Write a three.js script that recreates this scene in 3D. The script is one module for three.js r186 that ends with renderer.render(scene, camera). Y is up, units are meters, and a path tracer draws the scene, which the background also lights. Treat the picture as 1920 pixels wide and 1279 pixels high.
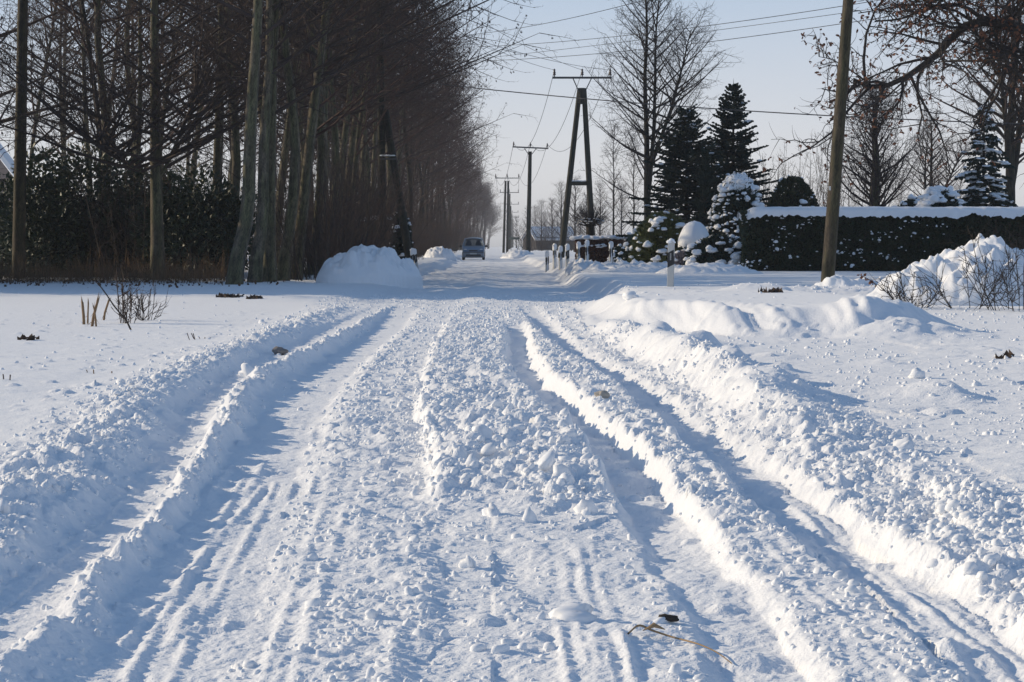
import * as THREE from 'three';
import * as BGU from 'three/addons/utils/BufferGeometryUtils.js';

// ---------------------------------------------------------------- camera, sky, sun, exposure
const scene = new THREE.Scene();
const EYE = 1.08, FPX = 4000;                                  // eye height in metres, focal length in photo pixels
const camera = new THREE.PerspectiveCamera(2 * Math.atan(639.5 / FPX) * 180 / Math.PI, 1920 / 1279, 0.1, 6000);
camera.position.set(0, EYE, 0);
camera.rotation.set(-Math.atan(179.5 / FPX), -Math.atan(35 / FPX), 0, 'YXZ');
camera.updateMatrixWorld();
const renderer = new THREE.WebGLRenderer({ antialias: true });
renderer.toneMapping = THREE.LinearToneMapping;
renderer.toneMappingExposure = 1.0;
renderer.shadowMap.enabled = true;

const SUN_EL = 19.5 * Math.PI / 180, SUN_AZ = 20 * Math.PI / 180;   // low sun from the left, a little ahead of the camera
const sunDir = new THREE.Vector3(-Math.cos(SUN_EL) * Math.cos(SUN_AZ), Math.sin(SUN_EL), -Math.cos(SUN_EL) * Math.sin(SUN_AZ));
{
  const W = 512, H = 256, data = new Float32Array(W * H * 4);
  const lerp3 = (a, b, t) => [a[0] + (b[0] - a[0]) * t, a[1] + (b[1] - a[1]) * t, a[2] + (b[2] - a[2]) * t];
  const stops = [[-90, [.30, .33, .38]], [-2, [.66, .66, .67]], [0, [.87, .85, .84]], [2, [.78, .785, .80]], [7, [.485, .60, .755]], [15, [.26, .41, .62]], [30, [.13, .245, .44]], [60, [.07, .145, .30]], [90, [.055, .12, .26]]];
  for (let j = 0; j < H; j++) for (let i = 0; i < W; i++) {
    const el = ((j + .5) / H - .5) * Math.PI, az = ((i + .5) / W - .5) * 2 * Math.PI;
    const e = el * 180 / Math.PI; let k = 0; while (k < stops.length - 2 && e > stops[k + 1][0]) k++;
    let t = (e - stops[k][0]) / (stops[k + 1][0] - stops[k][0]); t = Math.min(1, Math.max(0, t));
    let c = lerp3(stops[k][1], stops[k + 1][1], t);
    const d = Math.cos(el) * Math.cos(az) * sunDir.x + Math.sin(el) * sunDir.y + Math.cos(el) * Math.sin(az) * sunDir.z;
    const g = Math.exp((d - 1) * 14) * .55;                     // brighter air round the sun
    data.set([c[0] + g, c[1] + g * .93, c[2] + g * .82, 1], (j * W + i) * 4);
  }
  const sky = new THREE.DataTexture(data, W, H, THREE.RGBAFormat, THREE.FloatType);
  sky.mapping = THREE.EquirectangularReflectionMapping; sky.magFilter = THREE.LinearFilter; sky.minFilter = THREE.LinearFilter;
  sky.wrapS = THREE.RepeatWrapping; sky.needsUpdate = true;
  scene.background = sky; scene.environment = sky;
}
const sun = new THREE.DirectionalLight(new THREE.Color().setRGB(1, .835, .60), 3.9);
sun.position.copy(sunDir).multiplyScalar(200).add(new THREE.Vector3(0, 0, -60));
sun.target.position.set(0, 0, -60); scene.add(sun, sun.target);
sun.castShadow = true; sun.shadow.mapSize.set(4096, 4096); sun.shadow.radius = 1;
Object.assign(sun.shadow.camera, { left: -120, right: 120, top: 60, bottom: -60, near: 1, far: 600 });
scene.fog = new THREE.FogExp2(new THREE.Color().setRGB(.80, .84, .92), .00045);

// ---------------------------------------------------------------- helpers
const rng = seed => { let a = seed >>> 0; return () => { a = (a + 0x6D2B79F5) | 0; let t = Math.imul(a ^ (a >>> 15), 1 | a); t = (t + Math.imul(t ^ (t >>> 7), 61 | t)) ^ t; return ((t ^ (t >>> 14)) >>> 0) / 4294967296; }; };
const clamp = (v, a = 0, b = 1) => v < a ? a : v > b ? b : v;
const ss = (a, b, v) => { const t = clamp((v - a) / (b - a)); return t * t * (3 - 2 * t); };
const mix = (a, b, t) => a + (b - a) * t;
const hash = (x, y, s) => { let h = Math.imul(x, 374761393) ^ Math.imul(y, 668265263) ^ Math.imul(s, 1274126177); h = Math.imul(h ^ (h >>> 13), 1274126177); h = Math.imul(h ^ (h >>> 16), 2246822519); return ((h ^ (h >>> 15)) >>> 0) / 4294967296; };
function vnoise(x, y, s = 0) {                                  // smooth noise, 0..1
  const xi = Math.floor(x), yi = Math.floor(y), fx = x - xi, fy = y - yi;
  const u = fx * fx * fx * (fx * (fx * 6 - 15) + 10), v = fy * fy * fy * (fy * (fy * 6 - 15) + 10);
  const a = hash(xi, yi, s), b = hash(xi + 1, yi, s), c = hash(xi, yi + 1, s), d = hash(xi + 1, yi + 1, s);
  return mix(mix(a, b, u), mix(c, d, u), v);
}
const fbm = (x, y, o = 3, s = 0) => { let a = .5, t = 0, n = 0; for (let i = 0; i < o; i++) { t += a * vnoise(x, y, s + i); n += a; x *= 2.03; y *= 2.03; a *= .5; } return t / n; };
function lump(x, y, size, dens, s) {                            // rounded clods lying side by side, in units of size
  x /= size; y /= size;
  const xi = Math.floor(x), yi = Math.floor(y); let m = 0;
  for (let j = -1; j <= 1; j++) for (let i = -1; i <= 1; i++) {
    const cx = xi + i, cy = yi + j, k = hash(cx, cy, s);
    if (k > dens) continue;
    const px = cx + hash(cx, cy, s + 1), py = cy + hash(cx, cy, s + 2), r = .28 + .42 * hash(cx, cy, s + 3);
    const dx = (x - px), dy = (y - py) * (.75 + .5 * k / dens), q = r * r - dx * dx - dy * dy;
    if (q > 0) m = Math.max(m, Math.sqrt(q) * (.6 + .5 * hash(cx, cy, s + 4)));
  }
  return m * size * (.7 + .6 * vnoise(x * 2.3, y * 2.3, s + 7));
}
function curve(points) {                                        // smooth y(x) through sorted points
  const n = points.length, m = [];
  for (let i = 0; i < n; i++) { const a = points[Math.max(0, i - 1)], b = points[Math.min(n - 1, i + 1)]; m.push((b[1] - a[1]) / (b[0] - a[0] || 1)); }
  return x => {
    if (x <= points[0][0]) return points[0][1];
    if (x >= points[n - 1][0]) return points[n - 1][1];
    let i = 0; while (x > points[i + 1][0]) i++;
    const [x0, y0] = points[i], [x1, y1] = points[i + 1], h = x1 - x0, t = (x - x0) / h, t2 = t * t, t3 = t2 * t;
    return (2 * t3 - 3 * t2 + 1) * y0 + (t3 - 2 * t2 + t) * h * m[i] + (-2 * t3 + 3 * t2) * y1 + (t3 - t2) * h * m[i + 1];
  };
}
const _q = camera.quaternion.clone();
function at(px, py, depth) {                                    // a point of the place, from its bearing in the photograph and its distance ahead
  const v = new THREE.Vector3((px - 960) / FPX, -(py - 639.5) / FPX, -1).applyQuaternion(_q);
  return v.multiplyScalar(depth / -v.z).add(camera.position);
}
const names = {};
function numbered(name) { const n = names[name] = (names[name] ?? -1) + 1; return n ? `${name}_${String(n).padStart(3, '0')}` : name; }
function shadows(o) { o.traverse(c => { if (c.isMesh) { c.castShadow = true; c.receiveShadow = true; } }); return o; }
function thing(name, label, category, pos = [0, 0, 0], turn = 0, group) {
  const o = new THREE.Group(); o.name = numbered(name); o.position.set(...pos); o.rotation.y = turn;
  o.userData = { label, category }; if (group) o.userData.group = group; scene.add(o); return o;
}
function part(name, geo, mat, parent, label) {
  const m = new THREE.Mesh(geo, mat); m.name = name; m.castShadow = m.receiveShadow = true;
  if (label) m.userData.label = label; if (/^snow(_patches)?$/.test(name)) m.userData.kind = 'stuff'; parent.add(m); return m;
}
function single(name, geo, mat, label, category, group) {
  const m = new THREE.Mesh(geo, mat); m.name = numbered(name); m.castShadow = m.receiveShadow = true;
  m.userData = { label, category }; if (group) m.userData.group = group; scene.add(m); return m;
}
function copy(o, label, pos, turn, group) {
  const c = o.clone(); c.name = numbered(o.name.replace(/_\d{3}$/, '')); c.userData = { ...o.userData, label };
  if (group) c.userData.group = group; if (pos) c.position.set(...pos); if (turn !== undefined) c.rotation.y = turn; scene.add(c); return c;
}
// geometry collector: bare positions and indices, smooth normals computed at the end
class Geo {
  constructor() { this.p = []; this.i = []; this.t = []; }
  v(x, y, z, a = 0, b = 0) { this.p.push(x, y, z); this.t.push(a, b); return this.p.length / 3 - 1; }
  tri(a, b, c) { this.i.push(a, b, c); }
  tube(pts, rads, sides, cap = true) {                          // pts: Vector3[]
    const n = pts.length; let run = 0; let t = new THREE.Vector3(), u = new THREE.Vector3(), w = new THREE.Vector3(), prev = null;
    for (let k = 0; k < n; k++) {
      t.subVectors(pts[Math.min(n - 1, k + 1)], pts[Math.max(0, k - 1)]).normalize();
      if (!k) { u.set(Math.abs(t.y) > .9 ? 1 : 0, Math.abs(t.y) > .9 ? 0 : 1, 0); }
      u.addScaledVector(t, -u.dot(t)).normalize(); w.crossVectors(t, u);
      if (k) run += pts[k].distanceTo(pts[k - 1]); const last = k === n - 1 && cap && rads[k] < 1e-4; const row = [];
      if (last) row.push(this.v(pts[k].x, pts[k].y, pts[k].z));
      else for (let s = 0; s < sides; s++) { const a = s / sides * 6.28318, ca = Math.cos(a) * rads[k], sa = Math.sin(a) * rads[k]; row.push(this.v(pts[k].x + u.x * ca + w.x * sa, pts[k].y + u.y * ca + w.y * sa, pts[k].z + u.z * ca + w.z * sa, Math.abs(s / sides * 2 - 1) * .9, run * .45)); }
      if (prev) for (let s = 0; s < sides; s++) {
        const s2 = (s + 1) % sides;
        if (last) this.tri(prev[s], prev[s2], row[0]);
        else { this.tri(prev[s], prev[s2], row[s2]); this.tri(prev[s], row[s2], row[s]); }
      }
      prev = row;
    }
    if (cap && prev.length > 1) for (let s = 1; s < sides - 1; s++) this.tri(prev[0], prev[s], prev[s + 1]);
  }
  add(geo, matrix) {                                            // append a BufferGeometry
    const g = geo.index ? geo : BGU.mergeVertices(geo), pos = g.attributes.position, o = this.p.length / 3, v = new THREE.Vector3();
    for (let k = 0; k < pos.count; k++) { v.fromBufferAttribute(pos, k); if (matrix) v.applyMatrix4(matrix); this.p.push(v.x, v.y, v.z); this.t.push(0, 0); }
    for (let k = 0; k < g.index.count; k++) this.i.push(g.index.getX(k) + o);
  }
  build(uv) {
    const g = new THREE.BufferGeometry(); g.setAttribute('position', new THREE.Float32BufferAttribute(this.p, 3));
    const n = this.p.length / 3; g.setIndex(n > 65535 ? new THREE.Uint32BufferAttribute(this.i, 1) : new THREE.Uint16BufferAttribute(this.i, 1));
    if (uv === true) g.setAttribute('uv', new THREE.Float32BufferAttribute(this.t, 2)); else if (uv) { const a = new Float32Array(n * 2); for (let k = 0; k < n; k++) { const q = uv(this.p[3 * k], this.p[3 * k + 1], this.p[3 * k + 2]); a[2 * k] = q[0]; a[2 * k + 1] = q[1]; } g.setAttribute('uv', new THREE.BufferAttribute(a, 2)); }
    g.computeVertexNormals(); return g;
  }
}
const V = (x, y, z) => new THREE.Vector3(x, y, z);
const M4 = (pos, rot = [0, 0, 0], sc = [1, 1, 1]) => new THREE.Matrix4().compose(V(...pos), new THREE.Quaternion().setFromEuler(new THREE.Euler(...rot)), V(...sc));

// ---------------------------------------------------------------- materials
function noiseTexture(size, fn, srgb) {
  const d = new Uint8Array(size * size * 4);
  for (let j = 0; j < size; j++) for (let i = 0; i < size; i++) { const c = fn(i / size, j / size, i, j); const o = (j * size + i) * 4; d[o] = clamp(c[0]) * 255; d[o + 1] = clamp(c[1]) * 255; d[o + 2] = clamp(c[2]) * 255; d[o + 3] = 255; }
  const t = new THREE.DataTexture(d, size, size); t.wrapS = t.wrapT = THREE.RepeatWrapping; t.magFilter = THREE.LinearFilter; t.minFilter = THREE.LinearMipmapLinearFilter; t.generateMipmaps = true;
  if (srgb) t.colorSpace = THREE.SRGBColorSpace; t.needsUpdate = true; return t;
}
const tileNoise = (u, v, f, s) => { const x = u * f, y = v * f, xi = Math.floor(x), yi = Math.floor(y), fx = x - xi, fy = y - yi, w = k => ((k % f) + f) % f; const a = fx * fx * (3 - 2 * fx), b = fy * fy * (3 - 2 * fy);
  return mix(mix(hash(w(xi), w(yi), s), hash(w(xi + 1), w(yi), s), a), mix(hash(w(xi), w(yi + 1), s), hash(w(xi + 1), w(yi + 1), s), a), b); };
const grain = noiseTexture(512, (u, v) => { const g = .4 * tileNoise(u, v, 24, 1) + .35 * tileNoise(u, v, 60, 2) + .25 * tileNoise(u, v, 140, 3); return [g, g, g]; });
const powder = (more = {}) => new THREE.MeshPhysicalMaterial({ color: new THREE.Color().setRGB(.87, .88, .90), roughness: .8, sheen: .55, sheenColor: new THREE.Color().setRGB(1, 1, 1), sheenRoughness: .9, ...more });   // dry snow scatters strongly at grazing angles
const std = (r, g, b, rough = .9, more = {}) => new THREE.MeshStandardMaterial({ color: new THREE.Color().setRGB(r, g, b), roughness: rough, ...more });
const MAT = {
  snow: powder({ bumpMap: grain, bumpScale: .005 }),
  clod: powder(),
  capSnow: powder(),
};

// ---------------------------------------------------------------- the snow-covered ground
// Centre lines of the wheel tracks and ridges: x in metres against the distance ahead.
const laneA = curve([[3, -.72], [5.3, -.86], [9.8, -1.12], [16.6, -1.37], [27, -1.40], [36, -1.5], [60, -1.35]]);
const crestL = curve([[3, -1.2], [5.3, -1.22], [6.6, -1.20], [8.3, -1.25], [11.4, -1.44], [15.6, -1.76], [20.4, -1.70], [30, -1.72]]);
const trackB = curve([[3, -1.38], [7.3, -1.46], [11.1, -1.66], [15.5, -2.02], [20.3, -2.14], [26, -2.05], [34, -1.95]]);
const bermL = curve([[3, -1.68], [7.7, -1.80], [10.7, -1.97], [13.7, -2.2], [16.7, -2.34], [25.6, -2.42], [34, -2.5]]);
const humpE = curve([[3, -.14], [5.3, -.17], [8, -.22], [9.8, -.27], [14, -.47], [24, -.6], [34, -.6]]);
const rutC = curve([[3, .70], [5.3, .69], [7, .67], [8.6, .64], [10.5, .59], [12.7, .49], [16.6, .27], [24, .27], [30, .3]]);
const rutD = curve([[3, 1.32], [5.3, 1.30], [7, 1.27], [8.3, 1.19], [10.3, 1.14], [12.7, 1.06], [16, .98], [21.6, .75], [33, .62], [60, .55]]);
const bermR = curve([[3, 1.56], [5, 1.54], [8, 1.52], [10, 1.55], [13, 1.60], [18, 1.55], [23, 1.38], [30, 1.25], [40, 1.3]]);
const bermRh = curve([[3, .035], [5, .038], [8, .065], [11, .15], [15, .27], [20, .24], [26, .15], [33, .07]]);
const treadT = curve([[3, -.5], [5.3, -.60], [8, -.79], [11, -.95], [14, -1.1]]);
const humpH = curve([[3, .028], [7.6, .03], [8.6, .055], [10, .085], [14, .10], [24, .09], [34, .05]]);
const ridgeH = curve([[3, .03], [6.6, .04], [8, .07], [10, .105], [16, .125], [25, .10], [34, .05]]);
const driftD = curve([[1, 25.3], [2, 23.8], [3, 22.6], [3.9, 22.4], [5, 23.4]]);
const LINES = [[-1.02, 9.2, -1.0, 5.8, .016], [-1.14, 9.6, -.905, 5.2, .016], [-.93, 8.4, -.80, 5.2, .012], [1.20, 8.6, 1.305, 4.6, .018], [1.116, 7.5, 1.215, 4.6, .016], [.943, 7.2, .99, 4.6, .012], [1.26, 7.6, 1.39, 4.6, .012], [-.62, 9.4, -.47, 4.8, .012], [-.69, 8.6, -.55, 4.8, .011], [.235, 6.9, .235, 4.6, .010], [.285, 7.2, .285, 4.6, .010], [.335, 6.6, .335, 4.6, .010]];   // thin ribs left by tyres: x, distance at both ends, height
const MOUNDS = [[1.78, 17.6, .10, .17], [1.72, 15.2, .09, .15], [1.62, 20.4, .10, .16], [2.15, 16.2, .07, .16], [1.9, 13.4, .06, .2], [2.4, 18.5, .06, .2], [2.1, 20.6, .05, .2], [1.75, 11.6, .05, .16], [3.2, 17.4, .05, .14]];   // blown-over lumps on the right bank: x, distance, height, radius
const out = { rough: 0, size: 1 };
function ground(x, d, fine = true) {
  // far shape of the place: flat road between low banks
  const near = 1 - ss(30, 41, d), road = -.0;
  const wob = (vnoise(d * 1.7, x * .6, 11) - .5) * .07 + (vnoise(d * 5, x * 3, 12) - .5) * .045;
  const xw = x + wob * (.5 + .5 * near);
  const swell = (fbm(x * .25 + 7, d * .12, 3, 20) - .5) * .10;
  let rough = 0, h = 0, size = 1;
  // ---- left and right fields
  const leftF = mix(.055, .16, ss(34, 60, d)) + .14 * ss(60, 75, d) + swell * .7;
  let rightF = .10 + swell * .5;
  const dd = driftD(x) + (vnoise(x * 1.1, 3.3, 31) - .5) * .8 + (vnoise(x * 7, 5.3, 32) - .5) * .10;
  const inDrift = ss(1.02, 1.22, x - (d - 25) * .02) * (1 - ss(4.6, 5.6, x));
  const face = Math.pow(clamp((d - dd) / .95), .85);
  rightF += inDrift * face * (.29 + .06 * vnoise(x * .9, d * .3, 33)) * (1 - .35 * ss(28, 36, d));
  rightF = Math.max(rightF, mix(.1, .27, ss(25, 40, d)) + swell * .4 + .06 * ss(44, 60, d) * ss(2, 3, x));
  // wind ribs on the drift's face and its notch
  rightF += inDrift * ss(dd, dd + .5, d) * (1 - ss(dd + 1.4, dd + 2.2, d)) * (Math.sin(x * 34 + vnoise(x * 3, d * 1.2, 35) * 9 + d * 2.2) * .009);
  rightF -= .10 * Math.exp(-(((x - 2.95 - (d - 22.5) * -.09) / .16) ** 2)) * inDrift * ss(dd - .2, dd + .6, d) * (1 - ss(dd + 2, dd + 3.4, d));
  // broken lump at the end of the drift, small wind-shaped mound nearer
  { const a = (x - 4.12) / (x < 4.12 ? .32 : .85), b = (d - 22.9) / .8, q = Math.exp(-(a * a + b * b)); rightF += .24 * q + q * (fbm(x * 5, d * 3, 2, 36) - .5) * .16; }
  { const a = (x - 2.88) / (x < 2.88 ? .30 : .16), b = (d - 13.6) / .38; rightF += .115 * Math.exp(-(a * a + b * b)) + .05 * Math.exp(-(((x - 2.35) / .35) ** 2 + ((d - 13.9) / .3) ** 2)); }
  // low ploughed ridge beside the pole
  { const q = Math.exp(-(((d - 36.2 - (x - 5) * .25) / .7) ** 2)) * ss(3.6, 4.3, x) * (1 - ss(6.8, 7.4, x)); rightF += q * .13; rough = Math.max(rough, q * .9); }
  // ---- the churned road, near
  if (near > 0) {
    const A = laneA(d), B = trackB(d), C = rutC(d), D = rutD(d), E = humpE(d), L = crestL(d), OL = bermL(d), R = bermR(d);
    const hh = humpH(d), rh = ridgeH(d), bh = bermRh(d);
    let b, r;
    if (x < B) { const q = Math.exp(-(((xw - OL) / .17) ** 2)); b = mix(leftF, leftF + .05, q) ; b += .03 * Math.exp(-(((xw - OL + .35) / .3) ** 2)); r = mix(.06, 1, Math.exp(-(((xw - OL + .08) / .27) ** 2))); }
    else if (x < A) { const q = Math.exp(-(((xw - L) / mix(.065, .085, ss(6, 10, d))) ** 2)); b = .015 + .085 * q * mix(.5, 1, ss(6, 12, d)) * (1 - .4 * ss(22, 30, d)); r = .15 + .85 * q * ss(4.0, 8.5, d); }
    else if (x < C) {
      const t = ss(E - .035, E + .035, xw), lowMid = .035 + .012 * ss(8, 12, d);
      b = mix(lowMid * ss(A + .16, A + .4, xw), hh, t);
      r = mix(mix(.38, .62, ss(7.5, 11, d)) * ss(A + .12, A + .35, xw), mix(.12, 1, ss(7.9, 8.8, d + (vnoise(x * 4, d, 41) - .5))), t);
      if (t > .5 && d > 8 && d < 13.5) size = 1.9;
      b += .02 * ss(8.6, 9.4, d) * (1 - ss(11, 15, d)) * t;
    }
    else if (x < D) { b = rh; r = mix(.3, .9, ss(6.5, 8.5, d)); }
    else {
      const tL = ss(R - .32, R + .02, xw), tR = ss(R + .02, R + .55, xw);
      b = mix(.03 + .03 * ss(D + .1, D + .25, x), bh, tL); b = mix(b, rightF, tR);
      if (tR > 0 && tR < 1) b = Math.max(b, mix(bh, rightF, tR));
      r = mix(.8, .95, tL) * (1 - .80 * ss(R + .25, R + .7, x)); size = 1.4;
      // blown smooth slabs on top of the berm
      const sl = ss(.55, .75, fbm(x * 1.4, d * .55, 2, 44)); r *= 1 - .6 * sl * tL; b += .05 * sl * tL * (1 - tR);
    }
    for (const [mx, md, mh, ms] of MOUNDS) { const q = Math.exp(-(((x - mx) / ms) ** 2 + ((d - md) / (ms * 2.2)) ** 2)); if (q > .02) { b += mh * q; r *= 1 - .7 * q; } }
    // wheel tracks pressed into it
    const press = (c, hw, soft, level, k) => { const g = (1 - ss(hw - soft, hw + soft, Math.abs(xw - c))) * k; b = mix(b, level, g); r = mix(r, .10, g); };
    press(A, .215, .06, 0, 1); press(B, .12, .07, .012, .85);
    press(C, .125, .036, 0, 1 - ss(26, 28, d)); press(D, .145, .05, .0, 1);
    // ribs left by tyres
    const ribs = (c, hw, n, amp, k) => { const o = (xw - wob - c) / hw; if (Math.abs(o) > 1.1) return; const m = k * (1 - ss(.9, 1.1, Math.abs(o))) * ss(.44, .64, fbm(x * 2.3 + n, d * 1.5, 2, 50 + n)) * .9; b += m * (Math.pow(.5 + .5 * Math.sin(o * n * 3.1416 + n), 3) * amp + Math.sin(d * 105) * amp * .22); r *= 1 - .6 * m; };
    const nearK = 1 - ss(9, 15, d);
    ribs(A + .06, .24, 3, .016, nearK); ribs(D - .02, .26, 4, .016, 1 - ss(8, 12, d)); ribs(treadT(d), .13, 3, .013, nearK); ribs(E - .10, .075, 1, .012, nearK); ribs(.28, .12, 3, .010, 1 - ss(6.6, 8, d)); ribs(D - .34, .16, 3, .012, 1 - ss(7, 9, d));
    for (const [x0, d0, x1, d1, hh2] of LINES) if (d > d1 - .3 && d < d0 + .5) { const c = mix(x0, x1, (d0 - d) / (d0 - d1)), o = x - c - wob * .15; if (Math.abs(o) < .09) { const kk = .5 * ss(d1 - .3, d1, d) * (1 - ss(d0, d0 + .5, d)) * (.55 + .9 * vnoise(d * 2.2, x0 * 40, 55)); b += kk * hh2 * (Math.exp(-((o / .017) ** 2)) - .55 * Math.exp(-(((o - .035) / .022) ** 2)) - .4 * Math.exp(-(((o + .03) / .02) ** 2))); r *= 1 - .5 * Math.exp(-((o / .05) ** 2)); } }
    if (near < 1) { const farH = farRoad(x, d, leftF, rightF); b = mix(farH[0], b, near); r = mix(farH[1], r, near); }
    h = b; rough = Math.max(rough, r);
  } else { const f = farRoad(x, d, leftF, rightF); h = f[0]; rough = Math.max(rough, f[1]); }
  if (inDrift > .3 && d > dd - .3) rough = Math.min(rough, .02 + .9 * ss(35, 37, d));
  out.rough = rough; out.size = size; out.smooth = inDrift > .3 && d > dd - .3 && d < 35;
  if (!fine || d > 140 || d < 2 || Math.abs(x) > d * .4 + 1) return h;
  // ---- fine relief: crumbs and clods, more where the snow was churned
  const k = rough, inRoad = ss(-2.4, -2.0, x) * (1 - ss(1.7, 2.2, x));
  let f = (fbm(x * 9, d * 9, 3, 60) - .5) * (.007 + .030 * k);
  f += ((vnoise(x * 60, d * 46, 65) - .5) * .0065 + (vnoise(x * 27, d * 22, 66) - .5) * .005) * (1 - .7 * ss(14, 30, d)) * (.35 + .65 * ss(-2.6, -2.2, x) * (1 - ss(1.9, 2.4, x)));
  f += (fbm(x * 4.4, d * 3.6, 2, 62) - .5) * (.014 + .055 * k) * inRoad * (1 - .5 * ss(12, 20, d));
  if (k > .12) {
    const patch = ss(.30, .55, fbm(x * 2.3, d * 1.6, 2, 70));
    if (x < -1) f += k * ((fbm(x * 14, d * 11, 2, 75) - .5) * .06 + lump(x, d, .13, .55, 76) * .3);
    f += k * (lump(x, d, .17 * size, .4 * patch + .1, 80) * .26 + lump(x, d, .085 * size, .75, 90) * .36 + (d < 26 ? lump(x, d, .045 * (1 + .3 * (size - 1)), .9, 100) * .5 : 0));
  } else if (d < 34) { const pr = ss(.5, .72, fbm(x * .7, d * .4, 2, 150)) * (x > 0 ? 1 - ss(3, 4.6, x) : 1 - ss(2.8, 4.2, -x)); f += (x > 0 ? 1 : .4) * (1 - ss(20, 26, d)) * (fbm(x * 3.2, d * 1.6, 3, 125) - .5) * .06; f += lump(x, d, .22, .03 + .06 * pr, 120) * .22 * pr + lump(x, d, .09, .03 + .12 * pr, 130) * .35; }
  return h + f * (1 - .5 * ss(60, 140, d));
}
function farRoad(x, d, leftF, rightF) {
  const l = -2.3 + (vnoise(d * .13, 1, 140) - .5) * .6, r = 2.0 + (vnoise(d * .11, 2, 141) - .5) * .5;
  let h = (fbm(x * 1.1, d * .45, 3, 145) - .5) * .10 + .05 * Math.exp(-(((x + .35) / .28) ** 2)) + (vnoise(x * .3, d * .22, 147) - .5) * .05;
  const tl = ss(l, l - .8, -0 + x) , tr = ss(r, r + .5, x);
  h = mix(h, leftF, x < l ? clamp((l - x) / .8) : 0); h = mix(h, rightF, tr);
  const crossing = ss(41, 45, d) * (1 - ss(56, 61, d)) * .6;
  let rough = .5 * (1 - ss(r, r + .3, x)) * (x > l - .6 ? 1 : .12);
  rough = Math.max(rough, .9 * Math.exp(-(((x - r - .2) / .35) ** 2)) * (1 - crossing), .8 * Math.exp(-(((x - l + .3) / .4) ** 2)) * (1 - crossing));
  return [h, Math.max(.03, rough)];
}
{
  const us = []; { let u = -9; const step = a => a < .285 ? .00105 : a < .45 ? .006 : a < 1 ? .05 : .6; while (u < 9) { us.push(u); u += step(Math.abs(u + 1e-6)); } us.push(9); }
  const ds = []; { for (const b of [-900, -300, -120, -60, -30, -15, -8, -4, -1, 1, 2.4, 3.4]) ds.push(b); let d = 4.0; while (d < 1400) { ds.push(d); d *= d < 55 ? 1.0025 : d < 140 ? 1.006 : 1.04; } }
  const nu = us.length, nd = ds.length, pos = new Float32Array(nu * nd * 3), uv = new Float32Array(nu * nd * 2); let k = 0;
  for (let j = 0; j < nd; j++) { const d = ds[j], s = Math.max(3.2, Math.abs(d)); for (let i = 0; i < nu; i++, k++) { const x = us[i] * s; pos[3 * k] = x; pos[3 * k + 1] = ground(x, d); pos[3 * k + 2] = -d; uv[2 * k] = x / .5; uv[2 * k + 1] = d / .5; } }
  const idx = new Uint32Array((nu - 1) * (nd - 1) * 6); k = 0;
  for (let j = 0; j < nd - 1; j++) for (let i = 0; i < nu - 1; i++) { const a = j * nu + i, b = a + 1, c = a + nu, e = c + 1; idx[k++] = a; idx[k++] = b; idx[k++] = e; idx[k++] = a; idx[k++] = e; idx[k++] = c; }
  const g = new THREE.BufferGeometry(); g.setAttribute('position', new THREE.BufferAttribute(pos, 3)); g.setAttribute('uv', new THREE.BufferAttribute(uv, 2)); g.setIndex(new THREE.BufferAttribute(idx, 1)); g.computeVertexNormals();
  const m = new THREE.Mesh(g, MAT.snow); m.name = 'snowy_ground'; m.castShadow = m.receiveShadow = true; m.userData = { kind: 'structure', label: 'snow covered road with wheel ruts and flat snowy fields', category: 'ground' }; scene.add(m);
  console.log('ground', nu, nd);
}
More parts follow.
